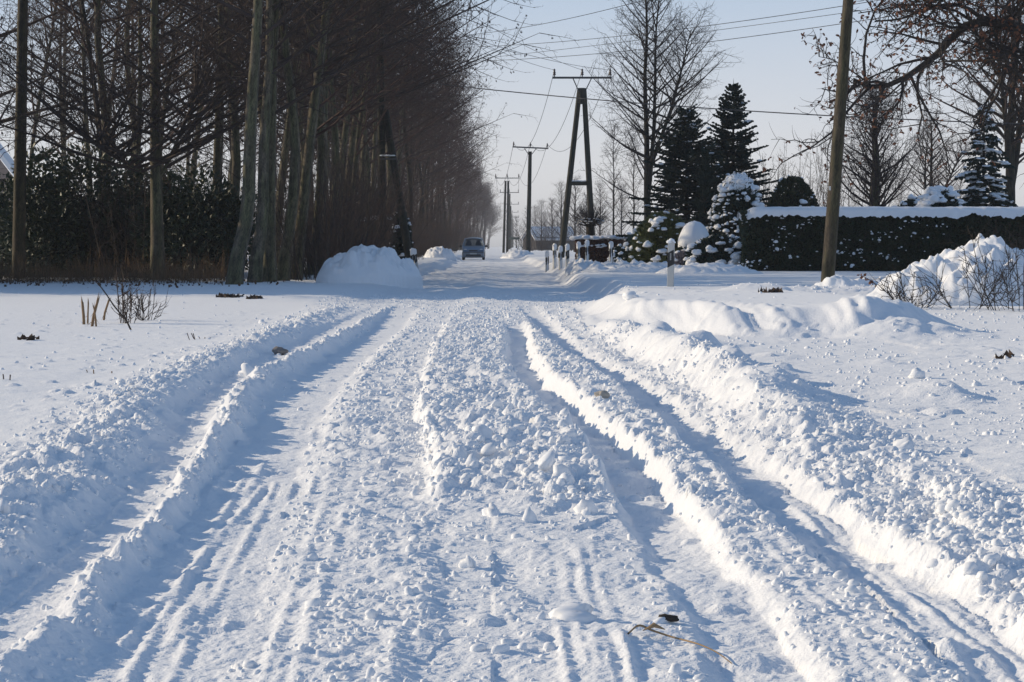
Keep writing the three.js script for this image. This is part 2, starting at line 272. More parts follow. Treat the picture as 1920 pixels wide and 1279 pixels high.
// loose crumbs and clods of snow lying on it
function clodShape(seed, detail = 1) {
  const g = BGU.mergeVertices(new THREE.IcosahedronGeometry(1, detail).deleteAttribute('normal').deleteAttribute('uv')), p = g.attributes.position, r = rng(seed), o = [r() * 9, r() * 9];
  for (let i = 0; i < p.count; i++) { const x = p.getX(i), y = p.getY(i), z = p.getZ(i), k = detail > 1 ? .35 + 1.2 * fbm(x * 1.3 + o[0] + z * .9, y * 1.3 + o[1] - z * 1.1, 2, seed) + .35 * (fbm(x * 4 + z * 2.3, y * 4 - z * 3.1, 2, seed + 5) - .5) : .45 + 1.05 * fbm(x * 1.5 + o[0] + z * .9, y * 1.5 + o[1] - z * 1.1, 2, seed); p.setXYZ(i, x * k, y * k, z * k); }
  g.computeVertexNormals(); return g;
}
{
  const shapes = [clodShape(1), clodShape(2), clodShape(3), clodShape(4)], lists = shapes.map(() => []), r = rng(77), q = new THREE.Quaternion(), e = new THREE.Euler();
  for (let n = 0; n < 300000; n++) {
    const d = 4.6 * Math.pow(46 / 4.6, r()), x = (r() * .62 - .31) * d, pick = r(), big = r();
    const h = ground(x, d); const k = out.rough, sz = out.size;
    const dens = k < .12 ? .010 * ss(.52, .72, fbm(x * .9, d * .5, 2, 150)) + .0006 : .02 + .34 * k * k * ss(2, 7, d) * (.35 + 1.1 * ss(.35, .65, fbm(x * 2.6, d * 1.5, 2, 155)));
    if (pick > dens || (out.smooth && pick > .0006)) continue;
    let rad = (.0042 + .00022 * d) * Math.pow(1 - big * .995, -1 / 2.5) * (k < .12 ? 1.0 + 1.6 * r() * r() : 1); rad = Math.min(rad, .018 * (1 + .7 * (sz - 1)) + (r() < .02 ? .02 : 0));
    if (k > .12 && Math.abs(ground(x + .025, d, false) - ground(x - .025, d, false)) > (x < 0 ? .06 : .034) && r() > .25) continue;
    e.set(r() * 6.3, r() * 6.3, r() * 6.3); q.setFromEuler(e);
    const m = new THREE.Matrix4().compose(V(x, h + rad * .05, -d), q, V(rad * (.8 + .6 * r()), rad * (.7 + .4 * r()), rad * (.8 + .5 * r())));
    lists[n % 4].push(m);
  }
  lists.forEach((l, i) => { const im = new THREE.InstancedMesh(shapes[i], MAT.clod, l.length); l.forEach((m, k) => im.setMatrixAt(k, m)); im.name = numbered('loose_snow'); im.castShadow = im.receiveShadow = true; im.userData = { kind: 'stuff', label: 'loose crumbs of churned snow scattered over the ruts', category: 'loose snow', group: 'loose snow crumbs' }; scene.add(im); });
  console.log('clods', lists.map(l => l.length).join(' '));
}
// ---------------------------------------------------------------- plants: generators
const barkTex = noiseTexture(256, (u, v) => { const g = .62 + .22 * (tileNoise(u, v, 16, 5) - .5) + .3 * (tileNoise(u, v, 64, 6) - .5) + .28 * (tileNoise(u * 1, v, 6, 7) - .5); const m = clamp((tileNoise(u, v, 5, 8) - .45) * 2.2); return [g * mix(1, .9, m), g * mix(.98, .95, m), g * mix(.94, .78, m)]; }, true);
Object.assign(MAT, {
  bark: std(.30, .26, .20, .95, { map: barkTex, bumpMap: barkTex, bumpScale: .008 }),
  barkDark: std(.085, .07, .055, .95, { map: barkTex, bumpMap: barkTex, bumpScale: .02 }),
  twig: std(.052, .036, .030, .95), twigDark: std(.036, .029, .025, .95), twigRed: std(.070, .041, .033, .95), twigTan: std(.15, .10, .062, .95),
  evergreen: new THREE.MeshPhysicalMaterial({ color: new THREE.Color().setRGB(.022, .042, .016), roughness: .55, transmission: .2, thickness: 0 }),
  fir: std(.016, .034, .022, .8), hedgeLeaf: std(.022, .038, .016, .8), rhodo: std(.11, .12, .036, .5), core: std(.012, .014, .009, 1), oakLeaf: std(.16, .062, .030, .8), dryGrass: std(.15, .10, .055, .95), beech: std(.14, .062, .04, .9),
});
function limb(G, start, dir, len, r0, r1, sides, segs, R, o) {  // a bending tapered branch; returns its points
  const pts = [start.clone()], rad = [r0], d = dir.clone().normalize(), st = len / segs;
  for (let k = 1; k <= segs; k++) {
    d.x += (R() - .5) * o.wander + (o.bias ? o.bias[0] : 0); d.z += (R() - .5) * o.wander + (o.bias ? o.bias[1] : 0); d.y += (R() - .5) * o.wander * .7 + o.up; d.normalize();
    pts.push(pts[k - 1].clone().addScaledVector(d, st)); rad.push(mix(r0, r1, k / segs));
  }
  G.tube(pts, rad, sides); return pts;
}
const along = (pts, t) => { const f = clamp(t, 0, .999) * (pts.length - 1), k = Math.floor(f); return [pts[k].clone().lerp(pts[k + 1], f - k), pts[k + 1].clone().sub(pts[k]).normalize()]; };
function sideways(dir, ang, roll, flat = 1) {                   // a direction that leaves dir at an angle
  const u = Math.abs(dir.y) > .95 ? V(1, 0, 0) : V(0, 1, 0), a = V().crossVectors(dir, u).normalize(), b = V().crossVectors(a, dir);
  return dir.clone().multiplyScalar(Math.cos(ang)).addScaledVector(a, Math.sin(ang) * Math.cos(roll)).addScaledVector(b, Math.sin(ang) * Math.sin(roll) * flat).normalize();
}
// o: H, r, from (share of the trunk below the crown), n, reach (length of branches), angle, sub, twigs, tips, up, bend(t) -> [x, z], cones
function bareTree(o, seed) {
  const R = rng(seed), T = new Geo(), C = new Geo(), segs = o.segs || 14, tp = [], tr = [];
  for (let k = 0; k <= segs; k++) { const t = k / segs, b = o.bend ? o.bend(t) : [0, 0], w = .02 * o.H * t; tp.push(V(b[0] + (vnoise(t * 5, seed, 3) - .5) * w, t * o.H - .15 * (k === 0), b[1] + (vnoise(t * 5, seed, 4) - .5) * w)); tr.push(o.r * (1 - .86 * Math.pow(t, .9)) * (1 + .22 * Math.exp(-t * o.H * 2.2))); }
  T.tube(tp, tr, o.sides || 10);
  const stems = [[tp, tr[0], 1]];
  for (const f of o.forks || []) { const [p] = along(tp, f.t); const g = limb(T, p, V(f.dir[0], f.dir[1], f.dir[2]), f.len, f.r || o.r * .62, .02, 7, 9, R, { wander: .14, up: .05 }); stems.push([g, o.r * .6, .75]); }
  for (const [sp, , share] of stems) {
    const nb = Math.round(o.n * share);
    for (let b = 0; b < nb; b++) {
      const t = mix(share < 1 ? .15 : o.from, .985, Math.pow((b + R() * .8) / nb, o.even || .85)), [p, td] = along(sp, t);
      const az = b * 2.399 + R() * 1.0, hs = Math.pow(1 - (t - o.from) / (1.02 - o.from) * .82, .8), len = o.reach * (share < 1 ? clamp(hs, .2, .8) : clamp(hs, .16, 1)) * (.65 + .55 * R());
      const dir = V(Math.cos(az), 0, Math.sin(az)); if (o.lightSide) { dir.x += o.lightSide * R(); dir.normalize(); }
      const ang = o.angle * (1 - .35 * t) * (.85 + .3 * R()); const d1 = V(dir.x * Math.sin(ang), Math.cos(ang), dir.z * Math.sin(ang));
      const r1 = Math.min(.05, .012 * len + .008) * (o.thick || 1);
      const bp = limb(C, p, d1, len, r1, .006, 4, 6, R, { wander: o.wander || .22, up: o.up });
      for (let s = 0; s < o.sub; s++) {
        const ts = .12 + .88 * (s + R()) / o.sub, [q, qd] = along(bp, ts), l2 = len * (.42 - .25 * ts) * (.6 + .7 * R()) + .15;
        const p2 = limb(C, q, sideways(qd, .75 + .5 * R(), R() * 6.28, .75), l2, .0075 + .004 * len * .3, .004, 3, 3, R, { wander: .3, up: o.up * .8 });
        for (let w = 0; w < o.twigs; w++) {
          const [a, ad] = along(p2, .15 + .85 * (w + R()) / o.twigs), l3 = (.18 + .34 * R()) * (o.twigLen || 1);
          const p3 = limb(C, a, sideways(ad, .6 + .5 * R(), R() * 6.28), l3, .0075, 0, 3, 2, R, { wander: .4, up: o.tipUp ?? .05 });
          for (let z = 0; z < (o.tips || 0); z++) { const [c, cd] = along(p3, .2 + .8 * R()), e = sideways(cd, .7, R() * 6.28); C.tube([c, c.clone().addScaledVector(e, (.08 + .14 * R()) * (o.twigLen || 1))], [.0055, 0], 3); }
          if (o.cones && R() < o.cones) { const c = p3[p3.length - 1], s0 = .016 + .010 * R(); for (let y = 0; y < 2; y++) { const cc = c.clone().add(V((R() - .5) * .05, -.02 - .05 * R(), (R() - .5) * .05)); C.tube([cc, cc.clone().add(V(0, -s0 * 2.2, 0)), cc.clone().add(V(0, -s0 * 4, 0))], [.003, s0, 0], 3); } }
        }
      }
    }
  }
  return { trunk: T.build(true), crown: C.build() };
}
function stemShrub(o, seed) {                                   // many thin stems from one root
  const R = rng(seed), T = new Geo(), C = new Geo();
  for (let s = 0; s < o.stems; s++) {
    const az = R() * 6.28, rr = Math.sqrt(R()) * o.base, len = o.H * (.55 + .5 * R()), lean = o.lean * (.3 + R());
    const p = limb(T, V(Math.cos(az) * rr, -.1, Math.sin(az) * rr), V(Math.cos(az + R() - .5) * lean, 1, Math.sin(az + R() - .5) * lean), len, o.r * (.6 + .6 * R()), .005, 4, 6, R, { wander: .2, up: .04 });
    for (let b = 0; b < o.sub; b++) {
      const t = .15 + .85 * (b + R()) / o.sub, [q, qd] = along(p, t), l = (.25 + .5 * R()) * o.reach * (1.2 - .6 * t);
      const p2 = limb(C, q, sideways(qd, .6 + .5 * R(), R() * 6.28), l, .007, .003, 3, 3, R, { wander: .35, up: .06 });
      for (let w = 0; w < o.twigs; w++) { const [a, ad] = along(p2, .2 + .8 * R()); limb(C, a, sideways(ad, .6 + .4 * R(), R() * 6.28), .12 + .3 * R(), .0045, 0, 3, 2, R, { wander: .4, up: .05 }); }
    }
  }
  return { stems: T.build(), twigs: C.build() };
}
// leaves through the outer part of a body; inside(u, R) gives a point and its outward normal
function leafMass(n, size, pick, seed, long = 1.8) {
  const R = rng(seed), G = new Geo(), a = V(), b = V(), q = V();
  for (let k = 0; k < n; k++) {
    const [p, nn] = pick(R), s = size * (.6 + .8 * R());
    a.set(R() - .5, R() - .5, R() - .5).addScaledVector(nn, .6).normalize(); q.set(R() - .5, R() - .5, R() - .5); b.crossVectors(a, q).normalize();
    const c = V().crossVectors(a, b).multiplyScalar(s * .16), w = s * .5, l = s * long * .5;
    const i0 = G.v(p.x - a.x * l, p.y - a.y * l, p.z - a.z * l), i1 = G.v(p.x + b.x * w + c.x, p.y + b.y * w + c.y, p.z + b.z * w + c.z), i2 = G.v(p.x + a.x * l, p.y + a.y * l, p.z + a.z * l), i3 = G.v(p.x - b.x * w + c.x, p.y - b.y * w + c.y, p.z - b.z * w + c.z);
    G.tri(i0, i1, i2); G.tri(i0, i2, i3);
  }
  return G.build();
}
const ico1 = BGU.mergeVertices(new THREE.IcosahedronGeometry(1, 1).deleteAttribute('normal').deleteAttribute('uv'));
function snowLump(G, p, sx, sy, sz, R) {                        // a soft pad of snow
  const o = G.p.length / 3, pos = ico1.attributes.position, a = R() * 6.28, ca = Math.cos(a), sa = Math.sin(a), s = R() * 50;
  for (let k = 0; k < pos.count; k++) {
    let x = pos.getX(k), y = pos.getY(k), z = pos.getZ(k); const w = .72 + .56 * vnoise(x * 1.6 + s, z * 1.6 + y + s, 9); x *= sx * w; z *= sz * w; y *= sy * (y < 0 ? .45 : 1) * w;
    G.v(p.x + x * ca - z * sa, p.y + y, p.z + x * sa + z * ca);
  }
  for (let k = 0; k < ico1.index.count; k++) G.i.push(ico1.index.getX(k) + o);
}
// o: H, R, whorls, per, droop, curl, spray, snow, from
function conifer(o, seed) {
  const R = rng(seed), T = new Geo(), C = new Geo(), S = new Geo();
  T.tube([V(0, -.2, 0), V(0, o.H * .5, 0), V(0, o.H * .96, 0)], [o.H * .018, o.H * .011, .012], 7);
  const blade = (p, d, l, w) => {                              // a needled shoot: two crossed lozenges
    const n1 = sideways(d, 1.5708, R() * 6.28), n2 = V().crossVectors(d, n1), e = p.clone().addScaledVector(d, l), m = p.clone().addScaledVector(d, l * .45);
    for (const n of [n1, n2]) { const i0 = C.v(p.x, p.y, p.z), i1 = C.v(m.x + n.x * w, m.y + n.y * w, m.z + n.z * w), i2 = C.v(e.x, e.y, e.z), i3 = C.v(m.x - n.x * w, m.y - n.y * w, m.z - n.z * w); C.tri(i0, i1, i2); C.tri(i0, i2, i3); }
  };
  for (let w = 0; w < o.whorls; w++) {
    const t = mix(o.from, .97, Math.pow((w + .5 * R()) / o.whorls, .9)), y = t * o.H, prof = Math.pow(1 - t, o.profile || .85);
    for (let b = 0; b < o.per; b++) {
      const az = w * 1.1 + b / o.per * 6.28 + R() * .9, len = Math.max(.12, o.R * prof * (.55 + .6 * R()));
      const pts = [V(0, y + (R() - .5) * o.H / o.whorls * 1.6, 0)]; const d = V(Math.cos(az), mix(-.05, .75, Math.pow(t, 2)) - o.droop * .2, Math.sin(az)).normalize(); const n = 6;
      for (let k = 1; k <= n; k++) { d.y += (k < 4 ? -o.droop : o.curl) * .28 + (R() - .5) * .06; d.normalize(); pts.push(pts[k - 1].clone().addScaledVector(d, len / n)); }
      C.tube(pts, pts.map((_, k) => mix(.018, .004, k / n)), 3);
      const ns = Math.max(5, Math.round(len * o.spray));
      for (let s = 0; s < ns; s++) {
        const ts = .12 + .88 * (s + R()) / ns, [p, bd] = along(pts, ts), side = s % 2 ? 1 : -1, l = (.10 + len * .24 * (1.1 - ts)) * (.7 + .6 * R());
        const h = V(-bd.z, 0, bd.x).normalize().multiplyScalar(side), dir = bd.clone().multiplyScalar(.65).addScaledVector(h, .7); dir.y -= o.hang * (.6 + .6 * R()); dir.normalize();
        const w2 = .035 + .012 * R(); blade(p, dir, l, w2 * (o.fat || 1));
        for (let z = 0; z < 3; z++) { const q = p.clone().addScaledVector(dir, l * (.25 + .6 * R())); const e = dir.clone().add(V(R() - .5, (R() - .6) * (.5 + o.hang), R() - .5).multiplyScalar(1.3)).normalize(); blade(q, e, l * .45, w2 * .8 * (o.fat || 1)); }
        if (R() < o.snow * (o.snowTop ? mix(1, .4, t) : 1)) snowLump(S, p.clone().addScaledVector(dir, l * .35).add(V(0, .035, 0)), .05 + .10 * R(), .03 + .03 * R(), .05 + .07 * R(), R);
      }
      if (R() < o.snow * 1.3) for (let k = 2; k < 6; k++) { const [p] = along(pts, .3 + .15 * (k - 2) + .1 * R()); snowLump(S, p.add(V(0, .045, 0)), .10 + .09 * R() * o.R * .5, .045 + .03 * R(), .08 + .06 * R(), R); }
    }
  }
  for (let k = 0; k < 5; k++) blade(V(0, o.H * .93, 0), V((R() - .5) * (k ? .9 : 0), 1, (R() - .5) * (k ? .9 : 0)).normalize(), o.H * (k ? .05 : .085), .02);
  return { trunk: T.build(true), crown: C.build(), snow: S.p.length ? S.build() : null };
}
function plantTree(name, label, shape, pos, turn, mats, group, scale = 1) {
  const o = thing(name, label, 'tree', pos, turn, group); o.scale.setScalar(scale);
  part('trunk', shape.trunk, mats[0], o); part('crown', shape.crown, mats[1], o); if (shape.snow) part('snow', shape.snow, MAT.capSnow, o); return o;
}
const onGround = (x, d, sink = 0) => [x, ground(x, d, false) - sink, -d];
const spot = (px, d, sink = 0) => { const p = at(px, 460, d); return onGround(p.x, d, sink); };

// ---------------------------------------------------------------- the roadside wood on the left
{
  const alder = { H: 16, r: .17, from: .26, n: 30, reach: 6.6, angle: 1.3, sub: 11, twigs: 5, tips: 2, up: .03, lightSide: 1.1, cones: .30, wander: .26 };
  const shapes = [
    bareTree({ ...alder, bend: t => [1.1 * t * t, .2 * t] }, 101),
    bareTree({ ...alder, H: 15, r: .16, from: .34, bend: t => [1.7 * t, -.4 * t] }, 102),
    bareTree({ ...alder, H: 17, r: .18, from: .30, bend: t => [.8 * t + .25 * Math.sin(t * 9), .5 * t] }, 103),
    bareTree({ ...alder, H: 14, r: .13, from: .25, n: 28, bend: t => [2.0 * t * t + .5 * t, 0] }, 104),
    bareTree({ ...alder, H: 15.5, r: .15, from: .42, n: 24, reach: 4.2, bend: t => [.5 * t, .6 * t * t] }, 105),
  ];
  const grp = 'bare trees of the roadside wood';
  const curved = bareTree({ ...alder, H: 16, r: .19, from: .36, n: 26, segs: 22, bend: t => [.30 * ss(0, .13, t) + .7 * t, 0] }, 106);
  const lowLimb = bareTree({ ...alder, H: 15, r: .19, from: .2, n: 34, bend: t => [-.12 * t, 0] , forks: [{ t: .17, dir: [.55, 1, .1], len: 3.0, r: .055 }, { t: .18, dir: [-1, .35, .3], len: 2.2, r: .04 }] }, 107);
  plantTree('alder_tree', 'thick straight trunk in front of dark evergreens, forking low on both sides', lowLimb, spot(296, 57), 0, [MAT.bark, MAT.twig]);
  plantTree('alder_tree', 'smooth trunk curving at its foot, frontmost at the corner of the wood', curved, spot(437, 52), 0, [MAT.bark, MAT.twig]);
  plantTree('alder_tree', 'trunk just behind and beside the curved trunk at the wood corner', curved, spot(476, 54.2), .9, [MAT.bark, MAT.twig], undefined, .9);
  plantTree('alder_tree', 'third trunk from the curved one at the corner of the wood', shapes[0], spot(505, 55), .1, [MAT.bark, MAT.twig]);
  plantTree('alder_tree', 'fourth trunk from the curved one, beside the thin dark stems', shapes[2], spot(528, 56), -.2, [MAT.bark, MAT.twig], undefined, .95);
  plantTree('alder_tree', 'last trunk of the corner clump, next to the shrubs by the snow heap', shapes[1], spot(553, 57.5), 0, [MAT.bark, MAT.twig]);
  plantTree('alder_tree', 'leaning slim dark trunk rising out of the evergreen bush', shapes[3], spot(205, 66), 2.6, [MAT.barkDark, MAT.twig]);
  const R = rng(9), rows = [];
  for (let d = 59, k = 0; d < 340; d += 2.3 + (d - 55) * .05, k++) rows.push([-5.15 - .5 * R(), d, k]);
  for (let d = 60.5, k = 1; d < 260; d += 2.9 + (d - 55) * .06, k++) rows.push([-7.4 - 1.2 * R(), d, k]);
  for (let d = 64, k = 2; d < 240; d += 3.8 + (d - 55) * .08, k++) rows.push([-10.3 - 1.6 * R(), d, k]);
  for (let d = 350, k = 0; d < 720; d += 14, k++) rows.push([mix(-5, -1.4, (d - 350) / 370) - 5 * R() * (k % 2), d, k]);
  for (let d = 84, k = 2; d < 230; d += 6 + (d - 70) * .10, k++) rows.push([-14 - 2 * R(), d, k]);
  const nth = ['first', 'second', 'third', 'fourth', 'fifth', 'sixth', 'seventh', 'eighth']; let seq = 0;
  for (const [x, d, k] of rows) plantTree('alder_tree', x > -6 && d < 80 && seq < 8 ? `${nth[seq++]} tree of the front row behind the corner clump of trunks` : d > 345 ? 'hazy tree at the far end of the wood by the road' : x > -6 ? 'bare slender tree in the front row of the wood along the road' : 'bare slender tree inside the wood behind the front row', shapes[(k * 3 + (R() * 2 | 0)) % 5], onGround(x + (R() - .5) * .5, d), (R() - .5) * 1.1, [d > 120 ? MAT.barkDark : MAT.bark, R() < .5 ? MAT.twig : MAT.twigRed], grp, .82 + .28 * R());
  // wide tree outside the left edge whose limbs hang into the picture
  const wide = bareTree({ H: 11, r: .32, from: .24, n: 24, reach: 8.5, angle: 1.45, sub: 11, twigs: 7, tips: 2, up: .0, thick: 1.7, wander: .22, lightSide: .8, even: 1.1 }, 120);
  plantTree('beech_tree', 'wide tree at the far left with long level limbs over the evergreens', wide, spot(-75, 69), .4, [MAT.barkDark, MAT.twig]);
  // thicket of brown stems along the edge of the wood
  const th = [0, 1, 2].map(k => stemShrub({ H: 3.4 + .5 * k, stems: 28, base: .9, lean: .4, r: .015, sub: 11, twigs: 4, reach: .9 }, 130 + k));
  const shrub = (x, d, k, s, label, mat) => { const o = thing('bare_shrub', label, 'shrub', onGround(x, d), R() * 6.3, 'bare shrubs under the wood'); o.scale.setScalar(s); part('stems', th[k].stems, MAT.twigDark, o); part('twigs', th[k].twigs, mat, o); };
  for (let d = 56.5, k = 0; d < 210; d += 1.35 + (d - 50) * .035, k++) shrub(-4.3 - 1.1 * R(), d, k % 3, (.75 + .4 * R()) * (d > 100 ? .8 : 1), 'dense bare brown shrub along the road side of the wood', k % 2 ? MAT.twigRed : MAT.twig);
  for (let d = 150, k = 0; d < 560; d += 7 + (d - 150) * .03, k++) shrub(mix(-5.2, -2.6, ss(300, 560, d)) - 3 * R(), d, k % 3, 1.5 + .5 * R(), 'dense hazy thicket shrub at the far end of the wood', MAT.twigRed);
  for (let d = 61, k = 1; d < 170; d += 4.5 + (d - 60) * .06, k++) shrub(-7.2 - 4.5 * R(), d, k % 3, .9 + .4 * R(), 'bare shrub deep inside the wood between the trunks', MAT.twig);
  // evergreen bushes
  const bush = (w, h, dp, n, seed) => { const rr = rng(seed + 50), blobs = Array.from({ length: 11 }, (_, k) => { const a = rr() * 6.28, q = Math.sqrt(rr()) * .72, y = (.18 + .62 * rr()) * h * (1 - .45 * q), s = (.20 + .16 * rr()) * h; return [Math.cos(a) * q * w, y, Math.sin(a) * q * dp, s * (.8 + .5 * rr()), s * (.8 + .5 * rr())]; }); return leafMass(n, .085, r => { const [bx, by, bz, sw, sh] = blobs[(r() * 11) | 0], a = r() * 6.28, c = r() * 2 - 1, s = Math.sqrt(1 - c * c), q = .5 + .6 * Math.sqrt(r()) + (r() < .06 ? .35 * r() : 0); const nn = V(Math.cos(a) * s, c, Math.sin(a) * s); return [V(bx + nn.x * sw * q, Math.max(.05, by + c * sh * q), bz + nn.z * sw * q), nn]; }, seed, 1.9); };
  const coreBlob = (w, h, dp) => { const G = new Geo(), ns = 12, nv = 7; for (let j = 0; j <= nv; j++) { const v = j / nv, rr = Math.sqrt(Math.max(0, 1 - v * v * v)) * (.8 + .3 * vnoise(j * .7, w, 5)); for (let s = 0; s < ns; s++) { const a = s / ns * 6.28318; G.v(Math.cos(a) * w * rr, v * h, Math.sin(a) * dp * rr); } } for (let j = 0; j < nv; j++) for (let s = 0; s < ns; s++) { const a = j * ns + s, b = j * ns + (s + 1) % ns; G.tri(a, a + ns, b + ns); G.tri(a, b + ns, b); } return G.build(); };
  const bushStems = (h, seed) => { const G = new Geo(), r = rng(seed); for (let k = 0; k < 9; k++) limb(G, V((r() - .5) * .8, -.1, (r() - .5) * .8), V((r() - .5) * 1.2, 1, (r() - .5) * 1.2), h * .8, .05, .01, 5, 6, r, { wander: .25, up: .05 }); return G.build(); };
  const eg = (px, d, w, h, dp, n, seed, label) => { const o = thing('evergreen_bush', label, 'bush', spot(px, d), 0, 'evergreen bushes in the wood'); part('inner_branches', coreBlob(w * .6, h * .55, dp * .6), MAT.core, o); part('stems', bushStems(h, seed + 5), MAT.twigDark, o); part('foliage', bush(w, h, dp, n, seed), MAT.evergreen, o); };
  eg(165, 62.5, 2.05, 4.3, 1.5, 15000, 140, 'tall dark evergreen bush between the pole and the forking trunk');
  eg(20, 66, 1.5, 3.3, 1.3, 7000, 141, 'dark evergreen bush behind the leftmost utility pole');
  eg(372, 60.5, 1.25, 3.3, 1.2, 10000, 142, 'dark evergreen bush between the forking trunk and the curved trunk');
  eg(270, 65, 1.7, 3.6, 1.2, 8000, 143, 'dark evergreen bush in the shade behind the forking trunk');
  eg(-330, 53, 2.6, 4.2, 2.2, 7000, 144, 'evergreen bush beyond the left edge, shading the field corner');
  // the wood goes on to the left of the picture; its shade lies across the road
  [[-19, 49.5, 0], [-22, 53.5, 2]].forEach(([x, d, k], i) => plantTree('alder_tree', 'bare tree of the wood beyond the left edge of the picture', shapes[k], onGround(x, d), 2.6 + i * .3, [MAT.bark, MAT.twig], 'trees beyond the left edge', .95));
  { const sp = conifer({ H: 11, R: 3.0, whorls: 40, per: 7, droop: .2, curl: .05, spray: 9, hang: .3, snow: .01, from: .03, fat: 2.4, profile: .7 }, 150); [[-15.4, 48.6], [-16.2, 51.6], [-16.6, 54.8], [-17.6, 57.6], [-18.6, 50.2], [-19.4, 53.6]].forEach(([x, d], i) => { const o = thing('spruce_tree', 'dark spruce standing beyond the left edge, shading the road', 'tree', onGround(x, d), i * 1.1, 'spruces beyond the left edge'); part('trunk', sp.trunk, MAT.barkDark, o); part('crown', sp.crown, MAT.fir, o); if (sp.snow) part('snow', sp.snow, MAT.capSnow, o); }); }
  [[-16.5, 88, 1], [-19.5, 97, 0], [-14.8, 79, 4], [-21.5, 108, 2], [-18, 82, 3]].forEach(([x, d, k], i) => plantTree('alder_tree', 'bare tree at the back of the wood, seen above the evergreens', shapes[k], onGround(x, d), i * 1.7, [MAT.bark, MAT.twig], grp, .95));
  [[-14.2, 50.5], [-15.6, 47.5], [-17.5, 49.5], [-19.5, 48], [-21.5, 50.5], [-16.5, 52.5]].forEach(([x, d], i) => shrub(x, d, i % 3, 1.35, 'bare shrub of the wood beyond the left edge of the picture', MAT.twig));
  // dry grass along the foot of the wood
  const blade = (() => { const G = new Geo(); G.tube([V(0, 0, 0), V(.02, .35, .01), V(.07, .7, .03), V(.16, 1, .05)], [.007, .006, .004, 0], 3); return G.build(); })();
  const im = new THREE.InstancedMesh(blade, MAT.dryGrass, 5200), e = new THREE.Euler(), q = new THREE.Quaternion(), cc = new THREE.Color();
  for (let k = 0; k < 5200; k++) { const px = -260 + 690 * R() + (R() < .1 ? 160 * R() : 0), d = 52.6 + 6.5 * R(), p = at(px, 460, d), hh = (.3 + .8 * R() * R()) * (.55 + .8 * vnoise(p.x * 1.3, d, 160)); e.set((R() - .5) * .9, R() * 6.3, (R() - .5) * .9); q.setFromEuler(e); im.setMatrixAt(k, new THREE.Matrix4().compose(V(p.x, ground(p.x, d, false) - .03, -d), q, V(hh, hh, hh))); const c = .45 + .75 * R(); im.setColorAt(k, cc.setRGB(c, c * (.85 + .15 * R()), c * (.8 + .2 * R()))); }
  im.name = 'dry_grass'; im.castShadow = im.receiveShadow = true; im.userData = { kind: 'stuff', label: 'dry brown grass along the foot of the wood', category: 'grass' }; scene.add(im);
  // dead leaves lying at its edge
  const leaf = (() => { const G = new Geo(); const a = G.v(-.5, 0, 0), b = G.v(-.1, .12, .3), c = G.v(.5, .05, 0), f = G.v(-.1, .15, -.3), m = G.v(0, -.02, 0); G.tri(a, b, m); G.tri(b, c, m); G.tri(c, f, m); G.tri(f, a, m); return G.build(); })();
  const il = new THREE.InstancedMesh(leaf, std(.085, .05, .03, .9), 420);
  for (let k = 0; k < 420; k++) { const px = -200 + 740 * R(), d = 48.5 + 8 * Math.sqrt(R()), p = at(px, 460, d), s = .05 + .08 * R(); e.set(R() * 6, R() * 6, R() * 6); q.setFromEuler(e); il.setMatrixAt(k, new THREE.Matrix4().compose(V(p.x, ground(p.x, d, true) + .02, -d), q, V(s, s, s))); const c = .5 + .8 * R(); il.setColorAt(k, cc.setRGB(c, c * .9, c * .8)); }
  il.name = 'fallen_leaves'; il.userData = { kind: 'stuff', label: 'brown fallen leaves on the snow at the foot of the wood', category: 'leaves' }; il.castShadow = il.receiveShadow = true; scene.add(il);
  console.log('trees', rows.length, shapes.map(s => s.crown.index.count / 3).join(' '), th.map(s => s.twigs.index.count / 3).join(' '));
}
// ---------------------------------------------------------------- the gardens on the right
const dome = (w, h, p = 2, dp = w, shell = .72) => r => { const a = r() * 6.28, v = r(), rr = Math.pow(Math.max(0, 1 - Math.pow(v, p)), .5), q = shell + (1.02 - shell) * Math.sqrt(r()); return [V(Math.cos(a) * w * rr * q, v * h * (.97 + .05 * r()), Math.sin(a) * dp * rr * q), V(Math.cos(a), v * 1.2, Math.sin(a))]; };
function coreDome(w, h, p = 2, dp = w) { const G = new Geo(), ns = 12, nv = 8; for (let j = 0; j <= nv; j++) { const v = j / nv, rr = Math.pow(Math.max(0, 1 - Math.pow(v, p)), .5) * .74; for (let s = 0; s < ns; s++) { const a = s / ns * 6.28318; G.v(Math.cos(a) * w * rr, v * h * .92 - .05, Math.sin(a) * dp * rr); } } for (let j = 0; j < nv; j++) for (let s = 0; s < ns; s++) { const a = j * ns + s, b = j * ns + (s + 1) % ns; G.tri(a, a + ns, b + ns); G.tri(a, b + ns, b); } return G.build(); }
function pads(n, pick, size, seed, minV = 0, h = 1) { const R = rng(seed), G = new Geo(); for (let k = 0, c = 0; c < n && k < n * 30; k++) { const [p] = pick(R); if (p.y < minV * h) continue; c++; const s = size * (.3 + 1.35 * R() * R()), n = 1 + (R() * 3 | 0); for (let q = 0; q < n; q++) snowLump(G, p.clone().multiplyScalar(1.005).add(V((R() - .5) * s * 1.6 * (q > 0), (R() - .5) * s * 1.1 * (q > 0), (R() - .5) * s * 1.6 * (q > 0))), s * (.8 + .7 * R()) * (q ? .7 : 1), s * (.5 + .5 * R()) * (q ? .7 : 1), s * (q ? .7 : 1), R); } return G.build(); }
